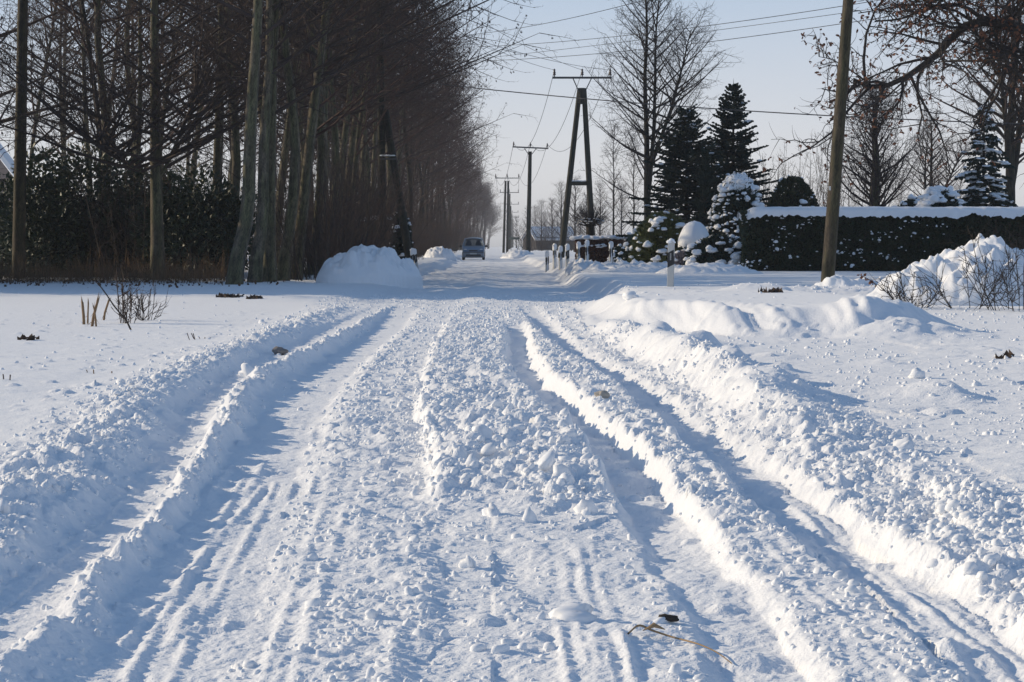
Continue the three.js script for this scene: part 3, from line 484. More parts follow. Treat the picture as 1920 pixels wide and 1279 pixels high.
function capShape(w, h, p, vFrom, thick, seed, dp = w) {         // a smooth hood of snow over the top of a body
  const G = new Geo(), ns = 40, nv = 12;
  for (let j = 0; j <= nv; j++) for (let s = 0; s < ns; s++) { const a = s / ns * 6.28318, low = vFrom + .22 * (fbm(Math.cos(a) * 2.4 + seed, Math.sin(a) * 2.4, 3, seed) - .5), v = mix(low, 1, Math.pow(j / nv, .7)), rr = Math.pow(Math.max(0, 1 - Math.pow(v, p)), .5); const k = 1 + (j ? thick * Math.min(1, j / 3) / w : -.12); G.v(Math.cos(a) * w * rr * k, v * h + (j ? thick * ss(0, 1, j / nv) : -.02), Math.sin(a) * dp * rr * k); }
  for (let j = 0; j < nv; j++) for (let s = 0; s < ns; s++) { const a = j * ns + s, b = j * ns + (s + 1) % ns; G.tri(a, a + ns, b + ns); G.tri(a, b + ns, b); }
  return G.build();
}
function shrubThing(name, label, px, d, body, leafN, leafSize, mat, opt = {}) {
  const [w, h, p, dp] = body, o = thing(name, label, opt.category || 'bush', spot(px, d), opt.turn || 0, opt.group), S = opt.seed || 200;
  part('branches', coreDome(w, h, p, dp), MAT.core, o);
  part('foliage', leafMass(leafN, leafSize, dome(w, h, p, dp), S, opt.long || 1.8), mat, o);
  if (opt.pads) part('snow', pads(opt.pads[0], dome(w * 1.0, h * 1.01, p, dp, .97), opt.pads[1], S + 1, opt.pads[2] || 0, h), MAT.capSnow, o);
  if (opt.cap) part('snow_cap', capShape(w, h, p, opt.cap[0], opt.cap[1], S + 2, dp), MAT.capSnow, o);
  return o;
}
{
  // the long clipped hedge with its roof of snow
  const x0 = at(1393, 460, 62).x, L = 12.5, Hh = 1.72, dp = 1.15, y0 = ground(x0 + 2, 62, false), R = rng(300);
  const hedge = thing('clipped_hedge', 'long clipped dark green hedge with a level cover of snow', 'hedge', [x0, y0, -62], -.035);
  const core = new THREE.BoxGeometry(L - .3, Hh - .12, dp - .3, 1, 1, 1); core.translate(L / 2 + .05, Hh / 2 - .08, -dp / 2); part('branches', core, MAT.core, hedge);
  const wob = (x, y) => (fbm(x * 1.6, y * 1.6, 3, 301) - .5) * .22;
  part('foliage', leafMass(46000, .06, r => { const q = r(), dep = r() * r() * .22; if (q < .80) { const x = r() * L, y = r() * Hh; return [V(x, y, wob(x, y) - dep), V(0, .2, 1)]; } if (q < .88) { const y = r() * Hh, z = -r() * dp; return [V(dep + wob(z, y) * .8 + .06 * Math.sin(y * 2), y, z), V(-1, .2, 0)]; } const x = r() * L, z = -r() * dp; return [V(x, Hh - dep * .5 + wob(x, z) * .3, z), V(0, 1, 0)]; }, 302, 2.1), MAT.hedgeLeaf, hedge);
  const P = new Geo(); for (let k = 0; k < 300; k++) { const x = R() * L, y = .1 + R() * (Hh - .25); if (fbm(x * .9, y * 1.1, 2, 305) < .5) continue; const n = 1 + (R() * 4 | 0); for (let c = 0; c < n; c++) { const s = .018 + .055 * R() * R() * R(); const xx = x + (R() - .5) * .26; snowLump(P, V(xx, y + (R() - .5) * .14, wob(xx, y) + .01), s * (1 + 1.2 * R()), s * (.5 + 1.0 * R()), s * .7, R); } } part('snow_patches', P.build(), MAT.capSnow, hedge);
  const G = new Geo(), nx = 260, prof = [[.10, -.10], [.13, .0], [.10, .09], [-.05, .135], [-.35, .15], [-.8, .15], [-1.12, .12], [-1.22, .03], [-1.15, -.06]];
  for (let i = 0; i <= nx; i++) { const x = -.1 + (L + .2) * i / nx, end = ss(-.12, .45, x), sag = (fbm(x * 3.1, 1, 3, 310) - .5), rag = (vnoise(x * 9, 3, 311) - .5) * .08 + (vnoise(x * 2.1, 4, 312) - .6) * .10 + (vnoise(x * 23, 5, 313) - .5) * .07; prof.forEach(([z, y], k) => G.v(x, Hh + y * (.8 + .2 * end) - (1 - end) * .16 + sag * .04 + (k === 0 ? rag - .02 : 0), z * (k < 4 ? 1 : 1) * mix(.6, 1, end) - (1 - end) * .2 + (k < 3 ? sag * .10 : 0))); }
  const np = prof.length; for (let i = 0; i < nx; i++) for (let k = 0; k < np - 1; k++) { const a = i * np + k; G.tri(a, a + np, a + np + 1); G.tri(a, a + np + 1, a + 1); }
  part('snow_cap', G.build(), MAT.capSnow, hedge);

  // firs and the tall bare tree
  const fir1 = conifer({ H: 6.1, R: 3.0, profile: .7, whorls: 46, per: 6, droop: .10, curl: .16, spray: 12, hang: .12, snow: .02, from: .04, fat: 1.2 }, 320), fir2 = conifer({ H: 7.3, R: 2.5, profile: .75, whorls: 54, per: 6, droop: .05, curl: .18, spray: 12, hang: .1, snow: .008, from: .05, fat: 1.2 }, 321);
  const f = (n, label, sh, px, d, turn = 0) => { const o = thing(n, label, 'tree', spot(px, d), turn); part('trunk', sh.trunk, MAT.barkDark, o); part('crown', sh.crown, MAT.fir, o); if (sh.snow) part('snow', sh.snow, MAT.capSnow, o); return o; };
  f('fir_tree', 'dark broad fir in front of the tall bare tree, snow on its lower boughs', fir1, 1287, 82, .3);
  f('fir_tree', 'narrow dark fir with upright leader, tallest conifer behind the snowy cone shrub', fir2, 1374, 85);
  const sprH = conifer({ H: 5.6, R: 2.0, whorls: 26, per: 6, droop: .42, curl: .02, spray: 13, hang: .55, snow: .20, from: .05, fat: 1.3, profile: .8 }, 322);
  f('spruce_tree', 'drooping spruce loaded with snow behind the long hedge', sprH, 1843, 73, .5);
  f('spruce_tree', 'dark column conifer between the two firs', conifer({ H: 4.2, R: .62, whorls: 24, per: 7, droop: -.2, curl: .3, spray: 22, hang: -.5, snow: .0, from: .02, fat: 1.2, profile: .5 }, 323), 1322, 78);
  const tall = bareTree({ H: 13.6, r: .20, from: .16, n: 52, reach: 4.7, angle: 1.25, sub: 7, twigs: 4, tips: 1, up: .075, wander: .18, thick: 1.0, twigLen: 1.3, forks: [{ t: .2, dir: [.12, 1, .05], len: 10.4 }, { t: .30, dir: [.42, 1, -.1], len: 7.2 }] , bend: t => [-.25 * t, 0] }, 330);
  plantTree('tall_bare_tree', 'tall bare twin stemmed tree standing above the firs', tall, spot(1216, 100), 0, [MAT.barkDark, MAT.twigDark]);
  const slim = bareTree({ H: 9, r: .09, from: .2, n: 30, reach: 2.2, angle: .9, sub: 6, twigs: 4, tips: 1, up: .05 }, 331);
  plantTree('slim_bare_tree', 'slim bare tree behind the A-frame pole', slim, spot(1150, 150), 0, [MAT.barkDark, MAT.twig]);
  plantTree('slim_bare_tree', 'slim bare tree between the pole and the tall twin stemmed tree', slim, spot(1188, 140), 2, [MAT.barkDark, MAT.twig], undefined, .9);
  // shrubs of the front garden
  shrubThing('cone_shrub', 'tall bullet shaped evergreen flecked with snow under a white cap', 1383, 67, [.98, 2.95, 2.2], 9000, .075, MAT.fir, { seed: 340, pads: [560, .085, .1], cap: [.80, .08] });
  shrubThing('spreading_conifer', 'low spreading conifer under thick pads of snow beside the hedge end', 1352, 64, [1.15, 1.0, 2, .9], 7000, .09, MAT.fir, { seed: 341, pads: [120, .13, .10] });
  shrubThing('dome_shrub', 'rounded dwarf shrub under a thick smooth hood of snow', 1302, 65, [.52, 1.42, 2.6], 3500, .06, MAT.hedgeLeaf, { seed: 342, cap: [.42, .08], pads: [10, .07, .1] });
  shrubThing('heather_bush', 'pale frosted twiggy bush at the foot of the snow hooded shrub', 1283, 64.2, [.42, .55, 2], 2600, .05, std(.26, .23, .25, .9), { seed: 343, long: 3, pads: [14, .07, .2] });
  shrubThing('rhododendron', 'olive green rhododendron with snow pads beside the nearest marker post', 1243, 68, [1.05, 1.75, 2.4], 6500, .10, MAT.rhodo, { seed: 344, pads: [80, .12, .10] });
  shrubThing('rhododendron', 'snowy bush with drooping leaves in front of the green fence', 1203, 69.5, [.62, 1.05, 2], 2400, .09, MAT.hedgeLeaf, { seed: 345, pads: [55, .10, .1] });
  // green board fence
  { const d = 72, b = spot(1176, d), fence = thing('garden_fence', 'short dark green board fence beside the rhododendron', 'fence', b, .1); const green = std(.022, .045, .032, .75); const slat = new THREE.BoxGeometry(.105, 1.14, .022); for (let k = 0; k < 11; k++) { const m = part(k ? `slat_${String(k).padStart(3, '0')}` : 'slat', slat, green, fence); m.position.set(.06 + k * .115, .55, .0 + (k % 2) * .003); } for (const y of [.2, .95]) part('rail', new THREE.BoxGeometry(1.3, .07, .035), green, fence).position.set(.63, y, -.032); const S = new Geo(), R2 = rng(6); for (let k = 0; k < 8; k++) snowLump(S, V(.08 + k * .16, 1.14, 0), .10, .05, .05, R2); part('snow', S.build(), MAT.capSnow, fence); }
  // low beech hedge and the clipped ball tree behind the posts
  { const d = 86, b = at(1079, 460, d), L2 = 2.12, h2 = .98, o = thing('beech_hedge', 'low russet hedge capped with snow behind the marker posts', 'hedge', onGround(b.x, d)); const c = new THREE.BoxGeometry(L2 - .2, h2 - .1, .6); c.translate(L2 / 2, h2 / 2 - .06, -.4); part('branches', c, std(.03, .018, .013), o); part('foliage', leafMass(6500, .06, r => [V(r() * L2, r() * h2, -r() * r() * .3 + (r() < .15 ? -r() * .7 : 0)), V(0, .2, 1)], 350), MAT.beech, o); const S = new Geo(), R2 = rng(7); for (let k = 0; k < 46; k++) snowLump(S, V(.02 + L2 * k / 45, h2 + .03 + .05 * R2(), -.35 + (R2() - .5) * .4), .13 + .08 * R2(), .07 + .05 * R2(), .3, R2); for (let k = 0; k < 16; k++) snowLump(S, V(R2() * L2 * .6, h2 - .2 - .12 * R2(), .02), .10, .05, .06, R2); part('snow', S.build(), MAT.capSnow, o); }
  shrubThing('snowy_bush', 'small pale snow covered bush between the russet hedge and the fence', 1163, 80, [.42, .72, 2], 1500, .07, MAT.hedgeLeaf, { seed: 352, pads: [70, .09, 0] });
  { const d = 88, T = new Geo(), C = new Geo(), S = new Geo(), R2 = rng(360); T.tube([V(0, -.1, 0), V(.02, .9, 0), V(0, 1.6, 0)], [.16, .13, .17], 8); for (let k = 0; k < 150; k++) { const a = k * 2.4, e = .15 + 1.3 * R2(), dir = V(Math.cos(a) * Math.cos(e * .9), Math.sin(e * .9), Math.sin(a) * Math.cos(e * .9)), p = limb(C, V(dir.x * .1, 1.5 + .12 * R2(), dir.z * .1), dir, .75 + .35 * R2(), .014, .003, 3, 4, R2, { wander: .25, up: .05 }); for (let w = 0; w < 5; w++) { const [q, qd] = along(p, .3 + .7 * R2()); C.tube([q, q.clone().addScaledVector(sideways(qd, .6, R2() * 6.3), .12 + .2 * R2())], [.005, 0], 3); } if (e < .8 && R2() < .5) { const [q] = along(p, .3 + .2 * R2()); snowLump(S, q.add(V(0, .02, 0)), .11, .03, .04, R2); } } const o = thing('ball_tree', 'clipped ball headed small tree over the russet hedge', 'tree', spot(1106, d)); part('trunk', T.build(true), MAT.barkDark, o); part('crown', C.build(), MAT.twigDark, o); part('snow', S.build(), MAT.capSnow, o); }
  // behind the long hedge
  shrubThing('yew_bush', 'dark rounded evergreen rising behind the hedge beside the leaning pole', 1486, 70, [.98, 2.95, 3.2], 8000, .065, MAT.hedgeLeaf, { seed: 370, pads: [26, .09, .55] });
  shrubThing('low_conifer', 'small snowy mound of evergreen on the hedge left of the dark yew', 1425, 66.5, [.42, 1.95, 4], 2000, .06, MAT.fir, { seed: 371, pads: [60, .10, .75], cap: [.9, .06] });
  shrubThing('snowy_bush', 'low bush behind the hedge, buried in snow, beside the pollard trunk', 1712, 69, [.85, 2.2, 3], 4000, .08, MAT.fir, { seed: 372, pads: [110, .14, .6] });
  shrubThing('snowy_bush', 'broad evergreen bush behind the hedge with thick snow pads, next to the spruce', 1762, 68, [.85, 2.5, 3], 5000, .08, MAT.fir, { seed: 373, pads: [120, .15, .6] });
  const poll = bareTree({ H: 5.9, r: .30, from: .30, n: 74, reach: 2.6, angle: 1.2, sub: 7, twigs: 5, tips: 1, up: .10, wander: .34, thick: 1.2, even: 1.25 }, 380);
  plantTree('pollard_tree', 'bushy pollarded tree with a thick short trunk behind the hedge', poll, spot(1640, 74), 0, [MAT.bark, MAT.twig]);
  const brush = [0, 1].map(k => stemShrub({ H: 5.3 + k * .5, stems: 30, base: 1.1, lean: .28, r: .022, sub: 11, twigs: 4, reach: 1.1 }, 384 + k));
  [[1432, 96, 0, 'tall bare bush right behind the narrow fir'], [1478, 98, 1, 'tall bare bush behind the dark rounded yew'], [1528, 95, 0, 'tall bare bush just left of the leaning pole'], [1590, 97, 1, 'tall bare bush just right of the leaning pole']].forEach(([px, d, k, label], i) => { const o = thing('tall_bush', label, 'bush', spot(px, d), i * 1.7, 'tall bare bushes behind the hedge'); part('stems', brush[k].stems, MAT.twigDark, o); part('twigs', brush[k].twigs, MAT.twigTan, o); });
  const big = bareTree({ H: 12, r: .28, from: .3, n: 36, reach: 4.4, angle: 1.1, sub: 9, twigs: 5, tips: 1, up: .04, wander: .34, thick: 1.5, forks: [{ t: .25, dir: [.3, 1, 0], len: 8 }, { t: .32, dir: [-.5, .9, .2], len: 6 }] }, 390);
  plantTree('old_bare_tree', 'large bare tree behind the snow laden spruce', big, spot(1893, 88), .6, [MAT.barkDark, MAT.twig]);
  plantTree('old_bare_tree', 'bare tree between the pollard and the spruce, farther back', big, spot(1745, 112), 2.2, [MAT.barkDark, MAT.twig], undefined, .62);
  // near oak outside the right edge: one heavy limb with brown leaves reaches into the picture
  {
    const d = 44, T = new Geo(), C = new Geo(), LG = new Geo(), R2 = rng(400), base = spot(2055, d), O = V(...base), rel = (px, py, dd = d) => at(px, py, dd).sub(O);
    T.tube([V(0, -.2, 0), V(.05, 2, 0), V(-.05, 4.2, .1), V(.15, 7, .2), V(.1, 10, 0)], [.46, .36, .32, .22, .05], 12);
    const leafAt = (p, s) => { const a = V(R2() - .5, R2() - .8, R2() - .5).normalize(), b = sideways(a, 1.57, R2() * 6.3), n = V().crossVectors(a, b); const pts = []; const outl = [[0, .0], [.22, .16], [.30, .34], [.20, .42], [.33, .62], [.18, .72], [.2, .92], [0, 1]]; const cI = LG.v(p.x + a.x * s * .5 + n.x * s * .08, p.y + a.y * s * .5 + n.y * s * .08, p.z + a.z * s * .5 + n.z * s * .08); for (const sg of [1, -1]) for (const [w, l] of sg > 0 ? outl : outl.slice().reverse()) pts.push(LG.v(p.x + a.x * l * s + b.x * w * s * sg, p.y + a.y * l * s + b.y * w * s * sg, p.z + a.z * l * s + b.z * w * s * sg)); for (let k = 0; k < pts.length - 1; k++) LG.tri(cI, pts[k], pts[k + 1]); };
    const grow = (pts, r0, level, leafy) => {
      C.tube(pts, pts.map((_, k) => mix(r0, r0 * .3, k / (pts.length - 1))), level > 1 ? 4 : 7); const len = pts.reduce((a, p, k) => k ? a + p.distanceTo(pts[k - 1]) : 0, 0);
      const n = level === 0 ? 20 : level === 1 ? 9 : 5; if (level > 2) { if (leafy > R2()) for (let k = 0; k < 2; k++) leafAt(pts[pts.length - 1], .055 + .045 * R2()); return; }
      for (let k = 0; k < n; k++) { const t = .18 + .82 * (k + R2()) / n, [p, pd] = along(pts, t), l = Math.min(len * .5, [2.2, .9, .35][level]) * (.5 + .8 * R2()), dd = sideways(pd, .7 + .6 * R2(), R2() * 6.28), q = [p.clone()]; for (let s = 1; s <= 5; s++) { dd.x += (R2() - .5) * .7; dd.y += (R2() - .5) * .7; dd.z += (R2() - .5) * .5; dd.normalize(); q.push(q[s - 1].clone().addScaledVector(dd, l / 5)); } grow(q, [.035, .013, .006][level], level + 1, leafy); }
    };
    const path = a => new THREE.CatmullRomCurve3(a.map(q => rel(...q))).getPoints(12);
    grow(path([[2050, 110], [1960, 62], [1900, 52], [1850, 40], [1800, 55], [1770, 90], [1735, 120], [1690, 150], [1640, 165], [1600, 150]]), .13, 0, .55);
    grow(path([[1850, 40], [1800, 10], [1740, 15], [1690, 35], [1640, 40]]), .05, 1, .7);
    grow(path([[1640, 165], [1600, 135], [1560, 112], [1535, 106]]), .02, 1, .8);
    grow(path([[1700, 148], [1650, 190], [1590, 215], [1555, 190]]), .02, 1, .5);
    grow(path([[2050, 0], [1960, -20], [1890, -10], [1820, -15], [1740, -30]]), .10, 0, .9);
    grow(path([[2055, 250], [1980, 190], [1930, 120], [1905, 90], [1890, 110], [1870, 180]]), .07, 0, .1);
    const o = thing('oak_tree', 'oak reaching in from the right with a crooked limb and brown leaves', 'tree', base); part('trunk', T.build(true), MAT.barkDark, o); part('crown', C.build(), MAT.twigDark, o); part('leaves', LG.build(), MAT.oakLeaf, o);
  }
  // far right background: rows of bare trees and a low building
  const farT = bareTree({ H: 9, r: .16, from: .2, n: 30, reach: 3.4, angle: 1.0, sub: 8, twigs: 4, tips: 0, up: .05, thick: 1.4, twigLen: 1.6 }, 410);
  [[1052, 215, .75], [1078, 240, .9], [1015, 300, .75], [1035, 330, .85], [990, 380, .8], [1003, 420, .9], [968, 560, .9], [955, 620, 1], [1100, 220, .65], [1125, 260, .9], [1165, 240, .8], [1060, 420, .8], [1088, 440, .9], [1045, 520, 1], [1020, 560, 1], [1500, 230, .8], [1560, 260, .9], [1690, 240, .9], [1800, 260, 1], [1420, 250, .8]].forEach(([px, d, s], i) => plantTree('far_tree', px < 1180 ? 'hazy bare tree in the distance between the poles and the gardens' : 'bare tree in the distance behind the hedge garden', farT, onGround(at(px, 460, d).x, d), i * 1.3, [MAT.twigDark, MAT.twig], 'distant bare trees', s));
  [[986, 300], [1003, 285], [1020, 310], [1038, 290], [1056, 300], [1076, 280], [1094, 295], [1118, 285], [1140, 300]].forEach(([px, d], i) => { const o = thing('tall_bush', 'hazy bare bush in the distance before the farm building', 'bush', onGround(at(px, 460, d).x, d), i * 1.3, 'distant bare bushes before the farm building'); o.scale.set(1.3, .62 + .12 * (i % 3), 1.3); part('stems', brush[i % 2].stems, MAT.twigDark, o); part('twigs', brush[i % 2].twigs, MAT.twig, o); });
  { const d = 345, b = at(1030, 460, d), o = thing('farm_building', 'low distant farm building with a snowy roof between the poles', 'building', onGround(b.x, d), .25); const w = part('wall', new THREE.BoxGeometry(6.6, 2.1, 8), std(.05, .042, .04), o); w.position.y = 1; for (const s of [-1, 1]) { const r = part('roof', new THREE.BoxGeometry(7.4, .16, 5.2), MAT.capSnow, o); r.position.set(0, 2.65, s * 2.25); r.rotation.x = s * .42; } const gs = new THREE.Shape([new THREE.Vector2(-4, 0), new THREE.Vector2(4, 0), new THREE.Vector2(0, 1.75)]); for (const s of [-1, 1]) { const g = part('gable', new THREE.ExtrudeGeometry(gs, { depth: .12, bevelEnabled: false }), std(.055, .046, .043), o); g.rotation.y = Math.PI / 2; g.position.set(s * 3.2 - .06, 2.0, 0); } for (const x of [-2, 0, 2]) { const win = part('window', new THREE.BoxGeometry(.9, .8, .06), std(.02, .025, .03, .2), o); win.position.set(x, 1.2, 4.04); } }
  // house whose snowy roof shows at the left edge behind the wood
  { const d = 120, b = at(-60, 460, d), o = thing('house', 'house with a steep snowy roof at the far left behind the trees', 'house', onGround(b.x, d), .15); const w = part('wall', new THREE.BoxGeometry(6, 4.2, 8), std(.28, .22, .2), o); w.position.y = 2.1; for (const s of [-1, 1]) { const r = part('roof', new THREE.BoxGeometry(5.6, .22, 8.6), MAT.capSnow, o); r.position.set(s * 1.62, 6.35, 0); r.rotation.z = -s * .93; } const gs = new THREE.Shape([new THREE.Vector2(-3, 0), new THREE.Vector2(3, 0), new THREE.Vector2(0, 4.1)]); const g = part('gable', new THREE.ExtrudeGeometry(gs, { depth: .15, bevelEnabled: false }), std(.3, .24, .21), o); g.position.set(0, 4.2, 3.82); const win = part('window', new THREE.BoxGeometry(1.1, 1.2, .08), std(.02, .025, .03, .2), o); win.position.set(0, 5.2, 4.0); }
}
// ---------------------------------------------------------------- poles and wires
Object.assign(MAT, {
  poleWood: std(.17, .135, .095, .9, { map: barkTex, bumpMap: barkTex, bumpScale: .01 }), poleDark: std(.07, .068, .055, .9, { map: barkTex }), metal: std(.05, .05, .052, .6), insul: std(.06, .04, .035, .35),
  wire: std(.035, .037, .045, .6), white: std(.55, .54, .51, .7), black: std(.016, .016, .018, .6), grime: std(.34, .31, .26, .9),
});
const insulator = new THREE.LatheGeometry([[0, 0], [.03, 0], [.03, .08], [.085, .10], [.085, .15], [.05, .17], [.08, .20], [.075, .26], [.045, .30], [.06, .34], [.05, .42], [0, .45]].map(p => new THREE.Vector2(...p)), 10);
const bar = (a, b, w, h = w) => { const l = a.distanceTo(b), g = new THREE.BoxGeometry(w, h, l); g.lookAt(b.clone().sub(a)); g.translate((a.x + b.x) / 2, (a.y + b.y) / 2, (a.z + b.z) / 2); return g; };
const roundPole = (a, b, r0, r1) => { const G = new Geo(), pts = [], rr = []; for (let k = 0; k <= 8; k++) { pts.push(a.clone().lerp(b, k / 8)); rr.push(mix(r0, r1, k / 8)); } G.tube(pts, rr, 12); return G.build(true); };
const grabbed = {};
function linePole(key, name, label, d, legs, top, armY, armPx, skew, opt = {}) {   // legs: [[foot px], ...]; top and arm by bearing and distance
  const mid = at((armPx[0] + armPx[1]) / 2, armY, d), foot = onGround(mid.x, d), o = thing(name, label, 'utility pole', foot, 0), O = V(...foot), L = (px, py) => at(px, py, d).sub(O);
  for (const [fpx, tpx] of legs) { const b = at(fpx, 460, d), g = ground(b.x, d, false); part('pole', roundPole(V(b.x - O.x, g - O.y - .3, 0), L(tpx, top), opt.r0 || .17, opt.r1 || .12), MAT.poleDark, o); }
  const a = L(armPx[0], armY - skew), b = L(armPx[1], armY + skew); a.z += .13; b.z += .13; part('crossarm', bar(a, b, .10, .12), MAT.metal, o);
  const m = a.clone().lerp(b, .5), n = opt.ins || 3, t = L((legs[0][1] + legs[legs.length - 1][1]) / 2, top); t.z += .13;
  if (opt.brace) for (const s of [-1, 1]) part('brace', bar(t.clone().add(V(s * .16, -.25, 0)), m.clone().add(V(s * .55, -.05, 0)), .06), MAT.metal, o);
  grabbed[key] = []; for (let k = 0; k < n; k++) { const p = a.clone().lerp(b, n === 1 ? .5 : .03 + .94 * k / (n - 1)); const i = part('insulator', insulator, MAT.insul, o); i.position.copy(p).add(V(0, .05, 0)); i.scale.setScalar(opt.is || 1); grabbed[key].push(p.clone().add(O).add(V(0, .42 * (opt.is || 1), 0))); }
  if (opt.rung) { const [y, x0, x1] = opt.rung; part('crossbar', bar(L(x0, y), L(x1, y), .22, .24), MAT.poleDark, o); const S = new Geo(), R = rng(5); for (let k = 0; k < 6; k++) snowLump(S, L(mix(x0, x1, .1 + .16 * k), y).add(V(0, .13, 0)), .14, .06, .1, R); part('snow', S.build(), MAT.capSnow, o); }
  if (opt.head) { const h = new THREE.CylinderGeometry(.24, .27, .95, 12); h.translate(t.x, t.y - .45, t.z - .13); part('pole_head', h, MAT.poleDark, o); }
  return o;
}
linePole('A', 'frame_pole', 'tall A-frame utility pole of two legs joined at the top', 129, [[1051, 1087], [1113, 1095]], 166, 146, [1036, 1147], 0, { r0: .2, r1: .15, brace: 1, rung: [344, 1068, 1106], head: 1, is: 1.1 });
linePole('B', 'utility_pole', 'single utility pole with a long crossarm just beyond the car', 193, [[990, 994]], 284, 277, [961, 1028], 1.5, { r0: .22, r1: .16, brace: 1, is: .95 });
linePole('C', 'utility_pole', 'double utility pole with three insulators, left of the single pole', 312, [[944, 948], [951, 953]], 339, 334, [928, 974], 0, { r0: .19, r1: .15, is: 1.3 });
linePole('D', 'utility_pole', 'distant utility pole, first one behind the double pole', 396, [[955, 956]], 363, 361, [937, 973], 0, { is: 1.2 });
linePole('E', 'utility_pole', 'distant utility pole, second one behind the double pole', 506, [[957.5, 958]], 386, 383, [944, 973], 0, { is: 1.2 });
linePole('F', 'utility_pole', 'far utility pole, third one behind the double pole', 635, [[960, 960]], 400, 398, [949, 972], 0, { is: 1.2 });
linePole('H', 'utility_pole', 'faint farthest utility pole at the end of the line', 755, [[962, 962]], 410, 408, [951, 973], 0, { is: 1.2 });
function standingPole(name, label, foot, topPt, r0, r1, mat) { const o = thing(name, label, 'utility pole', foot), O = V(...foot); part('pole', roundPole(V(0, -.3, 0), topPt.clone().sub(O), r0, r1), mat, o); return o; }
{
  const p = standingPole('wooden_pole', 'leaning wooden pole in front of the long hedge', spot(1549, 39), at(1596, -70, 39.4), .128, .095, MAT.poleWood), tag = part('tag', new THREE.BoxGeometry(.035, .075, .012), MAT.white, p, 'small white number tag'), q = at(1556, 353, 38.87).sub(p.position); tag.position.copy(q);
  standingPole('wooden_pole', 'straight wooden pole at the far left in front of the evergreens', spot(33, 60), at(44, -80, 60.3), .19, .14, MAT.poleWood);
  const f = spot(718, 75), s = standingPole('strutted_pole', 'mossy pole with a slanting strut at the edge of the wood', f, at(711, -95, 75), .15, .11, MAT.poleDark), O = V(...f), g = at(771, 497, 74.6); part('strut', roundPole(g.clone().sub(O).add(V(0, -.2, 0)), at(722, 205, 75).sub(O), .15, .12), MAT.poleDark, s); const S = new Geo(), R = rng(8); for (let k = 0; k < 5; k++) snowLump(S, at(716 + k * 5, 292, 74.8).sub(O), .09, .04, .08, R); part('bracket', bar(at(712, 298, 74.75).sub(O), at(742, 298, 74.75).sub(O), .06), MAT.metal, s); part('snow', S.build(), MAT.capSnow, s);
}
function wire(label, a, b, sag, r = .012, name = 'power_line') { const pts = []; for (let k = 0; k <= 24; k++) { const t = k / 24, p = a.clone().lerp(b, t); p.y -= sag * 4 * t * (1 - t); pts.push(p); } const G = new Geo(); G.tube(pts, pts.map(() => r), 5); return single(name, G.build(), MAT.wire, label, 'wire'); }
const side = ['left', 'middle', 'right'];
for (let k = 0; k < 3; k++) wire(`${side[k]} wire sagging from the A-frame pole to the single pole`, grabbed.A[k], grabbed.B[k], 2.3, .017);
for (let k = 0; k < 3; k++) wire(`${side[k]} wire hanging from the single pole to the double pole`, grabbed.B[k], grabbed.C[k], 2.6, .02);
for (let k = 0; k < 3; k++) wire(`${side[k]} wire from the double pole to the next distant pole`, grabbed.C[k], grabbed.D[k], 1.5, .022);
[[690, -105], [668, -60], [650, -20]].forEach(([px, py], k) => wire(`${['upper', 'second', 'third'][k]} wire slanting from the A-frame pole up into the wood`, grabbed.A[k === 0 ? 1 : k === 1 ? 0 : 2].clone(), at(px, py, 76), .5, .012));
wire('highest thin wire crossing the sky above the A-frame pole', at(840, 68, 100), at(1290, -23, 60), .25, .010);
wire('second thin wire crossing the sky behind the tall bare tree', at(820, 90, 105), at(2150, -90, 50), .5, .011);
wire('third thin wire crossing the sky, ending above the leaning pole', at(820, 116, 105), at(2150, -52, 50), .5, .011);
wire('lowest thin wire crossing the sky behind the A-frame pole', at(820, 118, 112), at(1700, 8, 70), .1, .010);
wire('thick sagging cable crossing behind the A-frame pole and the firs', at(700, 143, 90), at(2120, 238, 66), .35, .021, 'telephone_cable');

